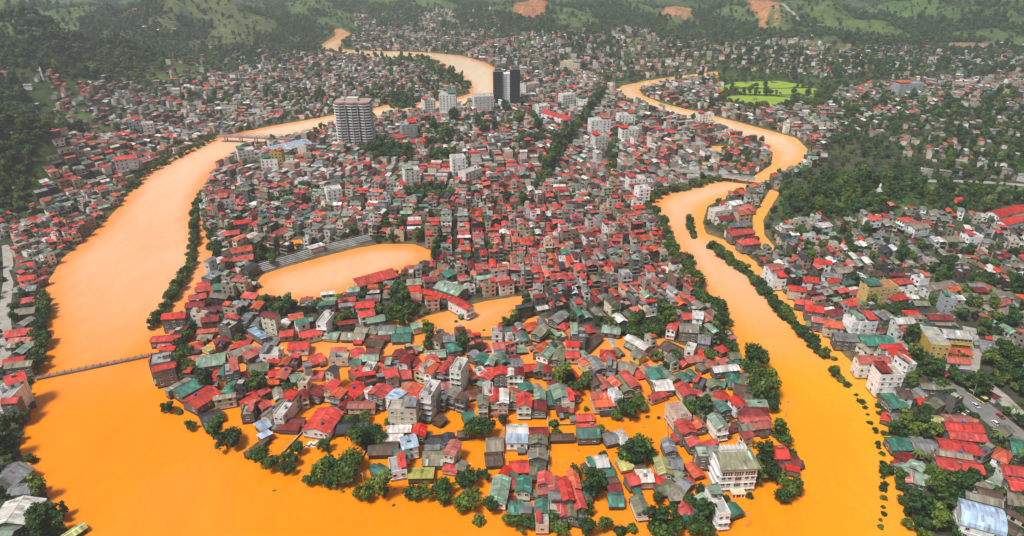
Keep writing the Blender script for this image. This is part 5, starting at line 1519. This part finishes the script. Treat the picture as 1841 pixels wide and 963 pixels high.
def crown_mesh(kind, seed):
    q = random.Random(seed)
    mb = MB()
    if kind == 'palm':
        for k in range(11):
            a = 2 * math.pi * k / 11 + q.uniform(-.2, .2); el = q.uniform(-.1, .6)
            pv = (0, 0, 6.0)
            for j in range(1, 6):
                t = j / 5
                r = 2.8 * t; z = 6.0 + 1.6 * t * math.sin(el + .5) - 2.2 * t * t
                p = (r * math.cos(a), r * math.sin(a), z)
                wd = .42 * (1 - t * .8) + .08
                ox, oy = -math.sin(a) * wd, math.cos(a) * wd
                c = (q.uniform(.9, 1.6),) * 3
                mb.poly([(pv[0] - ox, pv[1] - oy, pv[2] - .12), (pv[0], pv[1], pv[2] + .05), (p[0], p[1], p[2] + .05), (p[0] - ox, p[1] - oy, p[2] - .12)], 'leaf', c)
                mb.poly([(pv[0], pv[1], pv[2] + .05), (pv[0] + ox, pv[1] + oy, pv[2] - .12), (p[0] + ox, p[1] + oy, p[2] - .12), (p[0], p[1], p[2] + .05)], 'leaf', c)
                pv = p
        return mb.mesh('crown')
    if kind == 'round': nl, ext, cz, lr, n, cs = 10, (2.7, 2.7, 1.7), 4.4, (1.1, 1.9), 62, .42
    elif kind == 'tall': nl, ext, cz, lr, n, cs = 10, (1.5, 1.5, 3.6), 5.6, (.9, 1.5), 58, .42
    elif kind == 'wide': nl, ext, cz, lr, n, cs = 12, (3.4, 3.0, 1.1), 4.2, (1.0, 1.6), 58, .42
    elif kind == 'bamboo': nl, ext, cz, lr, n, cs = 12, (2.4, 2.4, 2.2), 3.8, (.7, 1.2), 60, .4
    elif kind == 'spire': nl, ext, cz, lr, n, cs = 11, (.7, .7, 5.4), 6.4, (.8, 1.2), 60, .4
    else: nl, ext, cz, lr, n, cs = 6, (1.5, 1.5, .7), 1.2, (.7, 1.1), 46, .34
    lobes = []
    for k in range(nl):
        while True:
            p = [q.uniform(-1, 1) for _ in range(3)]
            if sum(v * v for v in p) < 1: break
        z = cz + p[2] * ext[2]
        lobes.append((p[0] * ext[0], p[1] * ext[1], z, q.uniform(*lr)))
    for (x, y, z, r) in lobes:
        tone = q.uniform(.75, 1.3)
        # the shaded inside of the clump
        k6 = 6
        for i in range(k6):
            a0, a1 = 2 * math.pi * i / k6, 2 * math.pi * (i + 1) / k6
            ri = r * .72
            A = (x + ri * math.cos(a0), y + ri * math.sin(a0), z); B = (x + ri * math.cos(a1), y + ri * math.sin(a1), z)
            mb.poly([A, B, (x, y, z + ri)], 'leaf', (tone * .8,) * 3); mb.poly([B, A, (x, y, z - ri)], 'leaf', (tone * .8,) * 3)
        for _ in range(n):
            v = Vector((q.gauss(0, 1), q.gauss(0, 1), q.gauss(.25, 1))).normalized()
            rr = r * q.uniform(.78, 1.12)
            p = (x + v.x * rr, y + v.y * rr, z + v.z * rr)
            nn = v + Vector((q.gauss(0, .55), q.gauss(0, .55), q.gauss(.2, .5)))
            t = tone * q.uniform(.6, 1.5)
            leafcard(mb, p, nn, cs * q.uniform(.7, 1.35), (t * q.uniform(.85, 1.2), t, t * q.uniform(.7, 1.1)), q)
    return mb.mesh('crown')

def trunk_mesh(kind, seed):
    q = random.Random(seed + 100)
    mb = MB()
    c = (1, 1, 1)
    top = {'round': 3.8, 'tall': 6.5, 'wide': 3.4, 'bamboo': 4, 'spire': 9, 'bush': 1.0, 'palm': 6.0}[kind]
    r0 = {'bush': .12, 'palm': .2, 'bamboo': .12}.get(kind, .32)
    if kind == 'palm':
        mb.cyl((0, 0, -2.5), (.15, 0, 2.5), .22, .17, 7, 'bark', c, False); mb.cyl((.15, 0, 2.5), (0, 0, 6.0), .17, .13, 7, 'bark', c)
    elif kind == 'bamboo':
        for k in range(7):
            a = k * .9
            mb.cyl((.4 * math.cos(a), .4 * math.sin(a), -2), (1.5 * math.cos(a), 1.5 * math.sin(a), top), .09, .05, 5, 'bark', c)
    else:
        mb.cyl((0, 0, -2.5), (q.uniform(-.1, .1), q.uniform(-.1, .1), top * .55), r0, r0 * .7, 7, 'bark', c, False)
        mb.cyl((0, 0, top * .55), (q.uniform(-.3, .3), q.uniform(-.3, .3), top), r0 * .7, r0 * .35, 6, 'bark', c)
        for k in range(4):
            a = 2 * math.pi * k / 4 + q.uniform(-.4, .4)
            mb.cyl((0, 0, top * q.uniform(.4, .7)), (1.5 * math.cos(a) * top / 4, 1.5 * math.sin(a) * top / 4, top * q.uniform(.85, 1.1)), r0 * .45, r0 * .16, 5, 'bark', c)
    return mb.mesh('trunk')
KINDS_ = ['round', 'round', 'round', 'round', 'wide', 'wide', 'tall', 'tall', 'bamboo', 'bamboo', 'bush', 'bush', 'palm', 'spire']
CROWN = [crown_mesh(k, 40 + i) for i, k in enumerate(KINDS_)]
TRUNK = [trunk_mesh(k, 40 + i) for i, k in enumerate(KINDS_)]
BASEW = {'round': 7.4, 'wide': 8.8, 'tall': 5.0, 'bamboo': 6.2, 'bush': 4.2, 'palm': 5.4, 'spire': 3.6}

TREES = []      # x, y, z, width, kind index, row name, place in the row
tr = random.Random(23)
def pick(kinds): return tr.choice([i for i, k in enumerate(KINDS_) if k in kinds])
def plant(x, y, w, kinds, row=None, rowi=0, z=None):
    TREES.append([x, y, z, w, pick(kinds), row, rowi])

# rows of trees, from one end to the other
ROWS = [
 ([(365,348),(352,380),(350,430),(342,480),(305,545),(276,590)], 2.8, 7.0, ('round', 'bamboo', 'wide'), 'dike row in the left river', 1.2),
 ([(371,385),(380,420),(396,475)], 3.5, 8, ('round', 'wide'), 'row beside the left town edge', 2),
 ([(1274,442),(1306,466),(1340,490),(1372,526),(1402,560),(1440,602),(1482,642)], 2.2, 7.5, ('round', 'bamboo', 'bush'), 'long dike row in the right river', 1.4),
 ([(1237,394),(1241,410),(1249,427)], 2.6, 6.5, ('round', 'bush'), 'short islet row near the right bridge', 1),
 ([(1488,662),(1500,674),(1514,688)], 2.6, 6.5, ('round', 'bush'), 'last islet below the right dike', 1.2),
 ([(1172,385),(1186,415),(1204,450),(1232,495),(1262,540),(1292,575),(1310,598)], 2.7, 10, ('round', 'wide'), 'bank row of the right river', 4.5),
 ([(1166,366),(1190,352),(1220,342),(1256,332),(1292,326)], 4, 8, ('round', 'bush', 'wide'), 'flooded row before the right bridge', 4),
 ([(1524,692),(1546,715),(1562,742),(1574,775),(1582,812),(1588,850),(1591,890),(1588,925),(1582,958)], 4.8, 4.2, ('bush',), 'dotted line of drowned bushes', .7),
 ([(972,338),(986,312),(1012,270),(1050,222),(1084,168)], 4, 10, ('round', 'wide', 'tall'), 'avenue row below the twin towers', 3),
 ([(1107,345),(1101,310),(1100,280),(1106,250),(1112,222)], 4.5, 9, ('round', 'wide'), 'green street row in the centre', 3),
 ([(342,590),(330,620),(328,650),(346,682)], 4, 8, ('round', 'wide'), 'green lane behind the left shore', 2.5),
 ([(78,540),(80,570),(78,600),(74,630),(70,655),(72,672)], 3.5, 8, ('round', 'wide'), 'left bank shore row', 2),
 ([(230,345),(262,312),(300,292),(345,268),(385,252)], 5, 8, ('round', 'bush', 'wide'), 'upper left bank shore row', 3),
 ([(780,478),(784,462),(790,450)], 3.0, 4.6, ('spire',), 'dark conifer clump beside the stadium', 1),
 ([(462,545),(500,556),(530,560)], 6, 7, ('round',), 'near rim of the stadium', 2),
 ([(700,428),(740,424),(775,436),(790,445)], 7, 7, ('round', 'wide'), 'far rim of the stadium', 3),
 ([(1604,838),(1622,885),(1640,930),(1660,975)], 3.2, 6, ('bush', 'round', 'bamboo'), 'flooded scrub on the lower right shore', 3.5),
 ([(1570,700),(1588,742),(1600,790)], 4, 5, ('bush', 'round'), 'scrub on the right shore bend', 2),
 ([(585,878),(602,880),(620,885)], 5, 2.4, ('palm',), 'half drowned palms off the lower shore', 1),
 ([(690,905),(712,905),(728,910)], 4.5, 2.2, ('palm', 'bush'), 'drowned stalks off the lower shore', 1),
]
for pts, gap, w, kinds, nm, jit in ROWS:
    A = polyline_world(pts, 0.5)
    i = 0
    for k in range(len(A) - 1):
        L = float(np.hypot(*(A[k + 1] - A[k])))
        n = max(1, int(round(L / gap)))
        for j in range(n):
            p = A[k] + (A[k + 1] - A[k]) * (j + tr.uniform(.1, .9)) / n
            plant(p[0] + tr.gauss(0, jit * .6), p[1] + tr.gauss(0, jit * .6), w * tr.uniform(.6, 1.3), kinds, nm, i); i += 1
# single trees and clumps: pixel of the crown's middle, crown width
SINGLE = [(405,790,12),(392,780,9),(418,784,8),(300,732,7),(342,764,6),(322,736,5),(470,822,9),(488,834,8),(458,815,6),(520,822,10),(530,806,9),(516,838,8),(560,852,11),(578,838,11),(600,834,12),(622,850,12),(632,828,11),(605,858,10),
 (585,862,9),(655,882,10),(676,872,11),(690,880,9),(645,786,12),(668,778,11),(680,785,9),(655,800,8),(740,886,8),(760,880,10),(786,878,11),(802,872,9),(800,890,9),(830,903,9),(846,900,10),(850,862,10),(868,852,8),(835,872,8),(845,885,9),
 (880,908,8),(862,930,6),(918,936,7),(937,942,8),(957,936,7),(1000,924,8),(1005,944,9),(990,942,7),(1018,936,7),(1050,946,9),(1088,944,7),(1114,948,7),(1136,944,7),(1056,914,7),(1072,868,9),(1080,852,8),(1062,848,7),(1066,884,8),(1036,846,8),
 (995,756,7),(1000,770,6),(1120,728,12),(1134,742,11),(1146,720,10),(1108,745,7),(1080,764,7),(1128,812,12),(1148,806,12),(1166,816,9),(1140,826,9),(1084,812,6),(1064,830,6),(1175,826,7),(1200,956,11),(1178,948,9),(1214,934,9),(1258,944,11),
 (1276,952,9),(1268,926,8),(1246,900,8),(1180,896,7),(1210,905,6),(1384,846,10),(1400,858,10),(1420,872,11),(1408,888,9),(1430,880,7),(1356,842,9),(1370,824,8),(1366,856,9),(1262,880,6),(1300,895,6),(1350,886,5),(1010,686,9),(1030,692,12),(1050,682,11),(1022,676,9),
 (770,604,8),(772,618,8),(768,590,6),(990,602,7),(852,622,8),(832,622,8),(842,612,7),(853,772,12),(872,770,10),(860,760,9),(430,696,10),(446,700,9),(440,688,8),(540,616,8),(430,606,9),(1250,742,13),(1268,730,11),(1240,724,10),(1262,748,9),
 (1352,640,14),(1346,656,12),(1360,648,12),(1370,690,15),(1384,704,13),(1360,706,12),(1388,732,8),(1300,612,11),(1312,622,10),(1278,640,10),(1290,600,9),(1400,782,8),(1412,790,8),(1395,775,6),(1420,808,6),(50,824,6),(60,822,4),(1155,730,6),(1165,745,3),(1185,748,3),
 (945,550,8),(925,575,7),(910,580,6),(870,590,3),(890,588,3),(820,575,3),(700,760,6),(640,755,8),(620,750,7),(655,748,7),(540,690,7),(520,700,7),(512,690,6),(330,668,9),(362,676,8),(372,690,8),(1215,640,9),(1200,655,7),(1180,640,7),(1245,770,5),
 (1055,730,5),(1022,742,5),(905,755,6),(540,765,5),(585,800,7),(470,700,9),(560,600,6),(1690,695,8),(1700,715,8),(1672,735,9),(1660,745,8),(1710,860,9),(1730,690,7),(1745,700,8),(1760,712,8),(1500,640,5),(1570,690,5),(1578,700,5),(1545,640,6)]
for px, py, w in SINGLE:
    x, y = G(px, py, w * .45)
    plant(x, y, w * tr.uniform(.9, 1.1), ('bush',) if w < 5.5 else ('round', 'wide') if w > 9 else ('round', 'wide', 'round', 'tall') if w > 7 else ('round', 'bamboo', 'bush'))

SOIL_W = [np.array([GT(a, b_)[:2] for a, b_ in p]) for p, q in SOIL]
def soil_mask(x, y):
    k = np.zeros(x.shape, bool)
    for p in SOIL_W[:5]: k |= inside(p, x, y)
    return k

def scatter_trees():
    for poly, sp, w, keep in WOODS:
        p = reg(poly)
        x0, y0 = p.min(0); x1, y1 = p.max(0)
        xs, ys = np.meshgrid(np.arange(x0, x1, sp), np.arange(y0, y1, sp))
        xs = xs.ravel() + nrs.uniform(-.45, .45, xs.size) * sp; ys = ys.ravel() + nrs.uniform(-.45, .45, ys.size) * sp
        k = inside(p, xs, ys) & (np.abs(xs) < ys * .9 + 80) & ~soil_mask(xs, ys) & ((ys < 1150) | (hills(xs, ys) < 6) | (fbm(xs, ys, .026, 4, 3) < .0))
        for x, y in zip(xs[k], ys[k]):
            i, j = int(x - OX), int(y - OY)
            if 0 <= i < ON and 0 <= j < OM and occ[j, i]: continue
            plant(float(x), float(y), w * tr.uniform(.65, 1.35), ('round', 'round', 'wide', 'tall', 'bamboo'))
    # loose trees in the gaps of the town and on open slopes
    sp = 6.0
    xs, ys = np.meshgrid(np.arange(-1090, 1090, sp), np.arange(180, 1980, sp))
    xs = xs.ravel() + nrs.uniform(-.5, .5, xs.size) * sp; ys = ys.ravel() + nrs.uniform(-.5, .5, ys.size) * sp
    k = np.abs(xs) < ys * .86 + 40
    xs, ys = xs[k], ys[k]
    s = shore(xs, ys)
    fields = np.zeros(len(xs), bool)
    for f in FIELD_W: fields |= inside(f, xs, ys)
    fields |= soil_mask(xs, ys)
    core = inside(reg(ZONES[0][0]), xs, ys)
    hz = hills(xs, ys)
    nz = fbm(xs, ys, .012, 4, 5)
    rl = fbm(xs, ys, .026, 4, 3)
    for x, y, sd, f, c, h_, n_, g_ in zip(xs, ys, s, fields, core, hz, nz, rl):
        if sd < 2.0 or f: continue
        i, j = int(x - OX), int(y - OY)
        if 0 <= i < ON and 0 <= j < OM and occ[j, i]: continue
        pr = .72 if c else (.5 + .3 * n_)
        if h_ > 6: pr = .28 + .5 * n_
        if y > 1000: pr = (.85 if g_ < -.08 else .1) if h_ > 6 else pr * .7
        if tr.random() > pr: continue
        plant(float(x), float(y), tr.uniform(3.2, 7.0) * (1.35 if y > 900 else 1), ('round', 'wide', 'bush', 'bamboo', 'round', 'tall', 'palm') if not c else ('round', 'bush', 'wide', 'bush', 'palm'))
    # forest cover of the distant slopes
    sp = 17.0
    xs, ys = np.meshgrid(np.arange(-2100, 2100, sp), np.arange(1900, 2900, sp))
    xs = xs.ravel() + nrs.uniform(-.5, .5, xs.size) * sp; ys = ys.ravel() + nrs.uniform(-.5, .5, ys.size) * sp
    k = (np.abs(xs) < ys * .85) & (fbm(xs, ys, .026, 4, 3) < -.05)
    for x, y in zip(xs[k], ys[k]): plant(float(x), float(y), tr.uniform(9, 15), ('round', 'wide'))
scatter_trees()

def make_trees():
    xs = np.array([t[0] for t in TREES]); ys = np.array([t[1] for t in TREES])
    s = np.full(len(xs), 200.0)
    nr = ys < 2300
    s[nr] = shore(xs[nr], ys[nr])
    zs = np.where(s < 0, -.8, terrain(xs, ys, s))
    info = []
    for i, t in enumerate(TREES):
        t[2] = float(zs[i])
        px, py, d = P(t[0], t[1], t[2] + t[3] * .5)
        seen = -10 < px < 1851 and -10 < py < 985
        info.append((px, py, FPX * t[3] / d if seen else 0))
    order = sorted(range(len(TREES)), key=lambda i: -info[i][2] * (1.9 if TREES[i][5] else 1))[:300]
    top = set(order)
    # labels: rows count from their far end, single trees by nearness to something one can find
    free = [i for i in range(len(TREES)) if info[i][2] > 0 and not TREES[i][5]]
    ranks = {}
    for nm, mx, my in MARKS:
        o = sorted(free, key=lambda i: math.hypot(info[i][0] - mx, info[i][1] - my))
        for r_, i in enumerate(o[:200]):
            if i not in ranks or r_ < ranks[i][0]: ranks[i] = (r_, nm)
    KW = {'round': 'round leafy tree', 'wide': 'broad spreading tree', 'tall': 'tall narrow tree', 'bamboo': 'feathery bamboo clump', 'bush': 'low dark bush', 'palm': 'palm tree', 'spire': 'tall dark conifer'}
    rowtrees = {}
    for i in range(len(TREES)):
        if TREES[i][5] and info[i][2] > 0: rowtrees.setdefault(TREES[i][5], []).append(i)
    used = set()
    for i in sorted(top):
        x, y, z, w, k, row, ri = TREES[i]
        kind = KINDS_[k]
        sc_ = w / BASEW[kind]
        nm = {'bush': 'bush', 'palm': 'palm_tree', 'bamboo': 'bamboo_clump', 'spire': 'conifer_tree'}.get(kind, 'leafy_tree')
        if row:
            n_ = rowtrees[row].index(i)
            lab = '%s, %s from far end of %s' % (KW[kind], (ordinal(n_).strip() or 'first'), row)
        elif i in ranks:
            lab = '%s, %snearest single plant to the %s' % (KW[kind], ordinal(ranks[i][0]), ranks[i][1])
        else:
            lab = '%s, %sloose plant counted from the bottom edge' % (KW[kind], ordinal(free.index(i) + 1))
        if lab in used: lab = lab + ' (other side)'
        used.add(lab)
        root = empty(nm, (x, y, z), tr.uniform(0, 6.28))
        root.scale = (sc_, sc_, sc_ * tr.uniform(.85, 1.15))
        tag(root, lab, {'bush': 'bush', 'palm': 'palm', 'bamboo': 'bamboo'}.get(kind, 'tree'), 'trees and bushes in the flood')
        for pn, me in (('trunk', TRUNK[k]), ('crown', CROWN[k])):
            o = bpy.data.objects.new(pn, me); o.parent = root; col.objects.link(o)
    rest = [i for i in range(len(TREES)) if i not in top]
    me = bpy.data.meshes.new('far_trees')
    me.from_pydata([(TREES[i][0], TREES[i][1], TREES[i][2]) for i in rest], [], [])
    a1 = me.attributes.new('tscale', 'FLOAT', 'POINT'); a1.data.foreach_set('value', np.array([TREES[i][3] / BASEW[KINDS_[TREES[i][4]]] for i in rest], np.float32))
    a2 = me.attributes.new('tkind', 'INT', 'POINT'); a2.data.foreach_set('value', np.array([TREES[i][4] for i in rest], np.int32))
    a3 = me.attributes.new('trot', 'FLOAT', 'POINT'); a3.data.foreach_set('value', np.array([tr.uniform(0, 6.28) for i in rest], np.float32))
    o = bpy.data.objects.new('far_trees', me); col.objects.link(o)
    tag(o, 'far trees and forest filling gaps, slopes and hills', None, None, 'stuff')
    ng = bpy.data.node_groups.new('plant_trees', 'GeometryNodeTree')
    ng.interface.new_socket('Geometry', in_out='INPUT', socket_type='NodeSocketGeometry')
    ng.interface.new_socket('Geometry', in_out='OUTPUT', socket_type='NodeSocketGeometry')
    N, Lk = ng.nodes, ng.links
    gi = N.new('NodeGroupInput'); go = N.new('NodeGroupOutput')
    join = N.new('GeometryNodeJoinGeometry')
    inst = N.new('GeometryNodeInstanceOnPoints')
    for i in range(len(KINDS_) - 1, -1, -1):
        src = bpy.data.objects.new('tree_source', CROWN[i])
        oi = N.new('GeometryNodeObjectInfo'); oi.inputs['Object'].default_value = src; oi.inputs['As Instance'].default_value = True
        Lk.new(oi.outputs['Geometry'], join.inputs[0])
    def na(nm, ty):
        x = N.new('GeometryNodeInputNamedAttribute'); x.data_type = ty; x.inputs['Name'].default_value = nm
        return x.outputs['Attribute']
    Lk.new(gi.outputs[0], inst.inputs['Points']); Lk.new(join.outputs[0], inst.inputs['Instance'])
    inst.inputs['Pick Instance'].default_value = True
    Lk.new(na('tkind', 'INT'), inst.inputs['Instance Index'])
    Lk.new(na('tscale', 'FLOAT'), inst.inputs['Scale'])
    cb = N.new('ShaderNodeCombineXYZ'); Lk.new(na('trot', 'FLOAT'), cb.inputs[2])
    Lk.new(cb.outputs[0], inst.inputs['Rotation'])
    Lk.new(inst.outputs[0], go.inputs[0])
    md = o.modifiers.new('plant', 'NODES'); md.node_group = ng
    print('trees', len(TREES), 'single', len(top))
make_trees()

# ---------------------------------------------------------------- vehicles and poles
def car(x, y, z, rz, c, label, kind='car'):
    root = empty(kind, (x, y, z), rz)
    L, W, h0, h1 = (4.3, 1.8, .75, 1.45) if kind == 'car' else (9.5, 2.5, 1.0, 3.1)
    tag(root, label, kind, 'vehicles on the right bank')
    b = MB()
    b.box(-L / 2, L / 2, -W / 2, W / 2, .35, h0 + .15, 'trim', c, bottom=True)
    if kind == 'car':
        lo = [(-1.5, -.85), (1.3, -.85), (1.3, .85), (-1.5, .85)]; hi = [(-1.1, -.7), (.6, -.7), (.6, .7), (-1.1, .7)]
    else:
        lo = [(-4.7, -1.22), (4.7, -1.22), (4.7, 1.22), (-4.7, 1.22)]; hi = [(-4.6, -1.15), (4.4, -1.15), (4.4, 1.15), (-4.6, 1.15)]
    zz = h0 + .153
    b.poly([(p[0], p[1], h1) for p in hi], 'trim', c)
    b.build('body', root)
    g = MB()
    for i in range(4):
        j = (i + 1) % 4
        g.poly([(lo[i][0], lo[i][1], zz), (lo[j][0], lo[j][1], zz), (hi[j][0], hi[j][1], h1 - .004), (hi[i][0], hi[i][1], h1 - .004)], 'glass', (0, 0, 0))
    g.build('glazing', root)
    for sx in (-.32, .32):
        for sy in (-1, 1):
            w = MB(); w.cyl((sx * L, sy * (W / 2 - .2), .34), (sx * L, sy * (W / 2 + .02), .34), .34, .34, 10, 'trim', (.03, .03, .03)); w.build('wheel', root)
    return root
pts, zz = ROAD
ncar = 0
for t, off, cc, lab, kd in ((.12, 3, (.75, .75, .75), 'white car topmost on the wide grey road', 'car'), (.3, -3.2, (.08, .09, .1), 'dark car following the white car down the road', 'car'), (.42, 4.5, (.7, .55, .2), 'tan bus parked at the roadside trees', 'bus'),
                            (.52, -2, (.6, .6, .62), 'silver car in the middle of the wide grey road', 'car'), (.66, 3.6, (.35, .05, .05), 'dark red car below the tan bus', 'car'), (.8, -3, (.75, .74, .7), 'pale car lowest on the wide grey road', 'car')):
    i = int(t * (len(pts) - 2)); a = pts[i]; b = pts[i + 1]
    r = math.atan2(b[1] - a[1], b[0] - a[0])
    car(a[0] - math.sin(r) * off, a[1] + math.cos(r) * off, float(zz[i]), r, cc, lab, kd)
for k, (px, py, cc, lab) in enumerate(((1714, 733, (.78, .78, .78), 'white car parked first in the yard below the road'), (1724, 738, (.3, .4, .6), 'blue car parked between two cars in the yard'), (1735, 744, (.75, .75, .78), 'white car parked last in the yard row'))):
    x, y, z = GT(px, py)
    car(x, y, z + .2, .6, cc, lab)
for px, py, lab in ((556, 799, 'white van roof poking out of the flood before the red-roofed hall, left one'), (566, 798, 'white van roof poking out of the flood before the red-roofed hall, right one')):
    x, y = G(px, py)
    car(x, y, -.75, 1.3, (.78, .78, .78), lab)

def pole(px, py, h, label):
    x, y = G(px, py, .5)
    root = empty('utility_pole', (x, y, -1.5 if is_wet(x, y) else TZ(x, y)), rnd.uniform(-.5, .5))
    tag(root, label, 'pole', 'utility poles')
    m = MB(); m.cyl((0, 0, -1), (0, 0, h), .2, .12, 8, 'concrete', (.5, .48, .44)); m.build('shaft', root)
    m = MB(); m.box(-1.1, 1.1, -.08, .08, h - .9, h - .75, 'trim', (.25, .24, .22), bottom=True)
    for x_ in (-.9, -.3, .3, .9): m.cyl((x_, 0, h - .75), (x_, 0, h - .5), .07, .05, 6, 'trim', (.5, .45, .4))
    m.build('crossarm', root)
for px, py, h, near_ in ((1412, 748, 12, 'alone in the right river beside the bank trees'), (372, 690, 13, 'behind the red barn on the left shore'), (655, 878, 11, 'among the lower shore trees'), (835, 905, 10, 'beside the shore clump at the bottom centre'),
                         (905, 800, 9, 'at the flooded lane of the blue-awning house'), (985, 690, 9, 'at the lane crossing in the red roofed rows'), (1250, 820, 9, 'behind the white hotel'), (1745, 720, 10, 'beside the wide grey road'),
                         (1120, 770, 9, 'at the wide flooded yard'), (760, 760, 9, 'before the tall white house'), (1341, 945, 9, 'leaning over water right of the lowest houses')):
    pole(px, py, h, 'grey utility pole ' + near_)

# low garden walls just above the flood
for (a, b_, h, lab) in (((503, 822), (552, 770), 1.0, 'brown garden wall round the flooded yard beside the red-roofed hall'), ((984, 700), (987, 850), .9, 'thin yard wall beside the flooded lane in the centre'), ((908, 735), (904, 850), .8, 'thin yard wall along the lane of the blue-awning house'),
                        ((990, 765), (1032, 764), .9, 'grey wall across the square flooded yard'), ((645, 838), (668, 790), 1.0, 'garden wall beside the brown roof and shore trees'), ((1100, 742), (1150, 752), .7, 'low wall at the head of the wide flooded yard'),
                        ((1197, 726), (1200, 790), 1.0, 'yard wall along the pink flat-roofed house')):
    p, q_ = G(*a), G(*b_)
    c, r, L = frame2(p, q_)
    root = empty('garden_wall', (c[0], c[1], -1.5), r); tag(root, lab, 'wall', 'garden walls')
    m = MB(); m.box(-L / 2, L / 2, -.15, .15, 0, 1.5 + h, 'wall', (.34, .26, .18)); m.build('masonry', root)
    m = MB(); m.box(-L / 2, L / 2, -.24, .24, 1.503 + h, 1.65 + h, 'concrete', (.42, .36, .28), bottom=True); m.build('coping', root)

# ---------------------------------------------------------------- drift: boards, branches and rubbish floating in the slack water
def drift():
    q = random.Random(77)
    mb = MB()
    spots = [(q.uniform(470, 1330), q.uniform(700, 890)) for _ in range(260)] + [(q.uniform(330, 1300), q.uniform(610, 720)) for _ in range(200)]
    for px, py in spots:
        x, y = G(px, py)
        i, j = int(x - OX), int(y - OY)
        if not (0 <= i < ON and 0 <= j < OM) or occ[j, i]: continue
        r = q.uniform(0, 6.28)
        m_ = MB()
        k = q.random()
        if k < .45:
            L_ = q.uniform(.5, 2.4)
            m_.cyl((-L_ / 2, 0, .02), (L_ / 2, q.uniform(-.3, .3), .06), .1, .06, 5, 'bark', (1, 1, 1))
            m_.cyl((0, 0, .05), (L_ * .3, L_ * .3, .3), .06, .03, 4, 'bark', (1, 1, 1))
        elif k < .8:
            a, b_ = q.uniform(.3, 1.3), q.uniform(.2, .7)
            m_.box(-a / 2, a / 2, -b_ / 2, b_ / 2, -.05, .09, 'trim', vary(q.choice(((.5, .46, .4), (.16, .1, .06), (.1, .16, .3), (.4, .06, .04), (.6, .6, .58))), .3, q))
        else:
            for _ in range(7):
                leafcard(m_, (q.gauss(0, .5), q.gauss(0, .5), .15), (q.gauss(0, .4), q.gauss(0, .4), 1), .4, (1.2, 1.1, .7), q)
        mb.add(m_, (x, y, 0, r))
    o = mb.build('floating_debris')
    tag(o, 'boards, branches and rubbish floating among the flooded houses', None, None, 'stuff')
drift()

# ---------------------------------------------------------------- haze: one closed box of air
hz = MB()
hz.box(-7200, 7200, -1700, 8200, -6, 420, 'ground', (1, 1, 1), bottom=True)
hm = bpy.data.materials.new('haze'); hm.use_nodes = True
for n_ in list(hm.node_tree.nodes): hm.node_tree.nodes.remove(n_)
pv = hm.node_tree.nodes.new('ShaderNodeVolumePrincipled')
pv.inputs['Color'].default_value = (0.80, 0.91, 1.0, 1)
pv.inputs['Density'].default_value = 0.00015
pv.inputs['Anisotropy'].default_value = 0.2
om = hm.node_tree.nodes.new('ShaderNodeOutputMaterial')
hm.node_tree.links.new(pv.outputs[0], om.inputs['Volume'])
MAT['haze'] = hm
hz.m = ['haze'] * len(hz.m)
ho = hz.build('haze')
tag(ho, 'pale rainy haze over the valley', None, None, 'stuff')
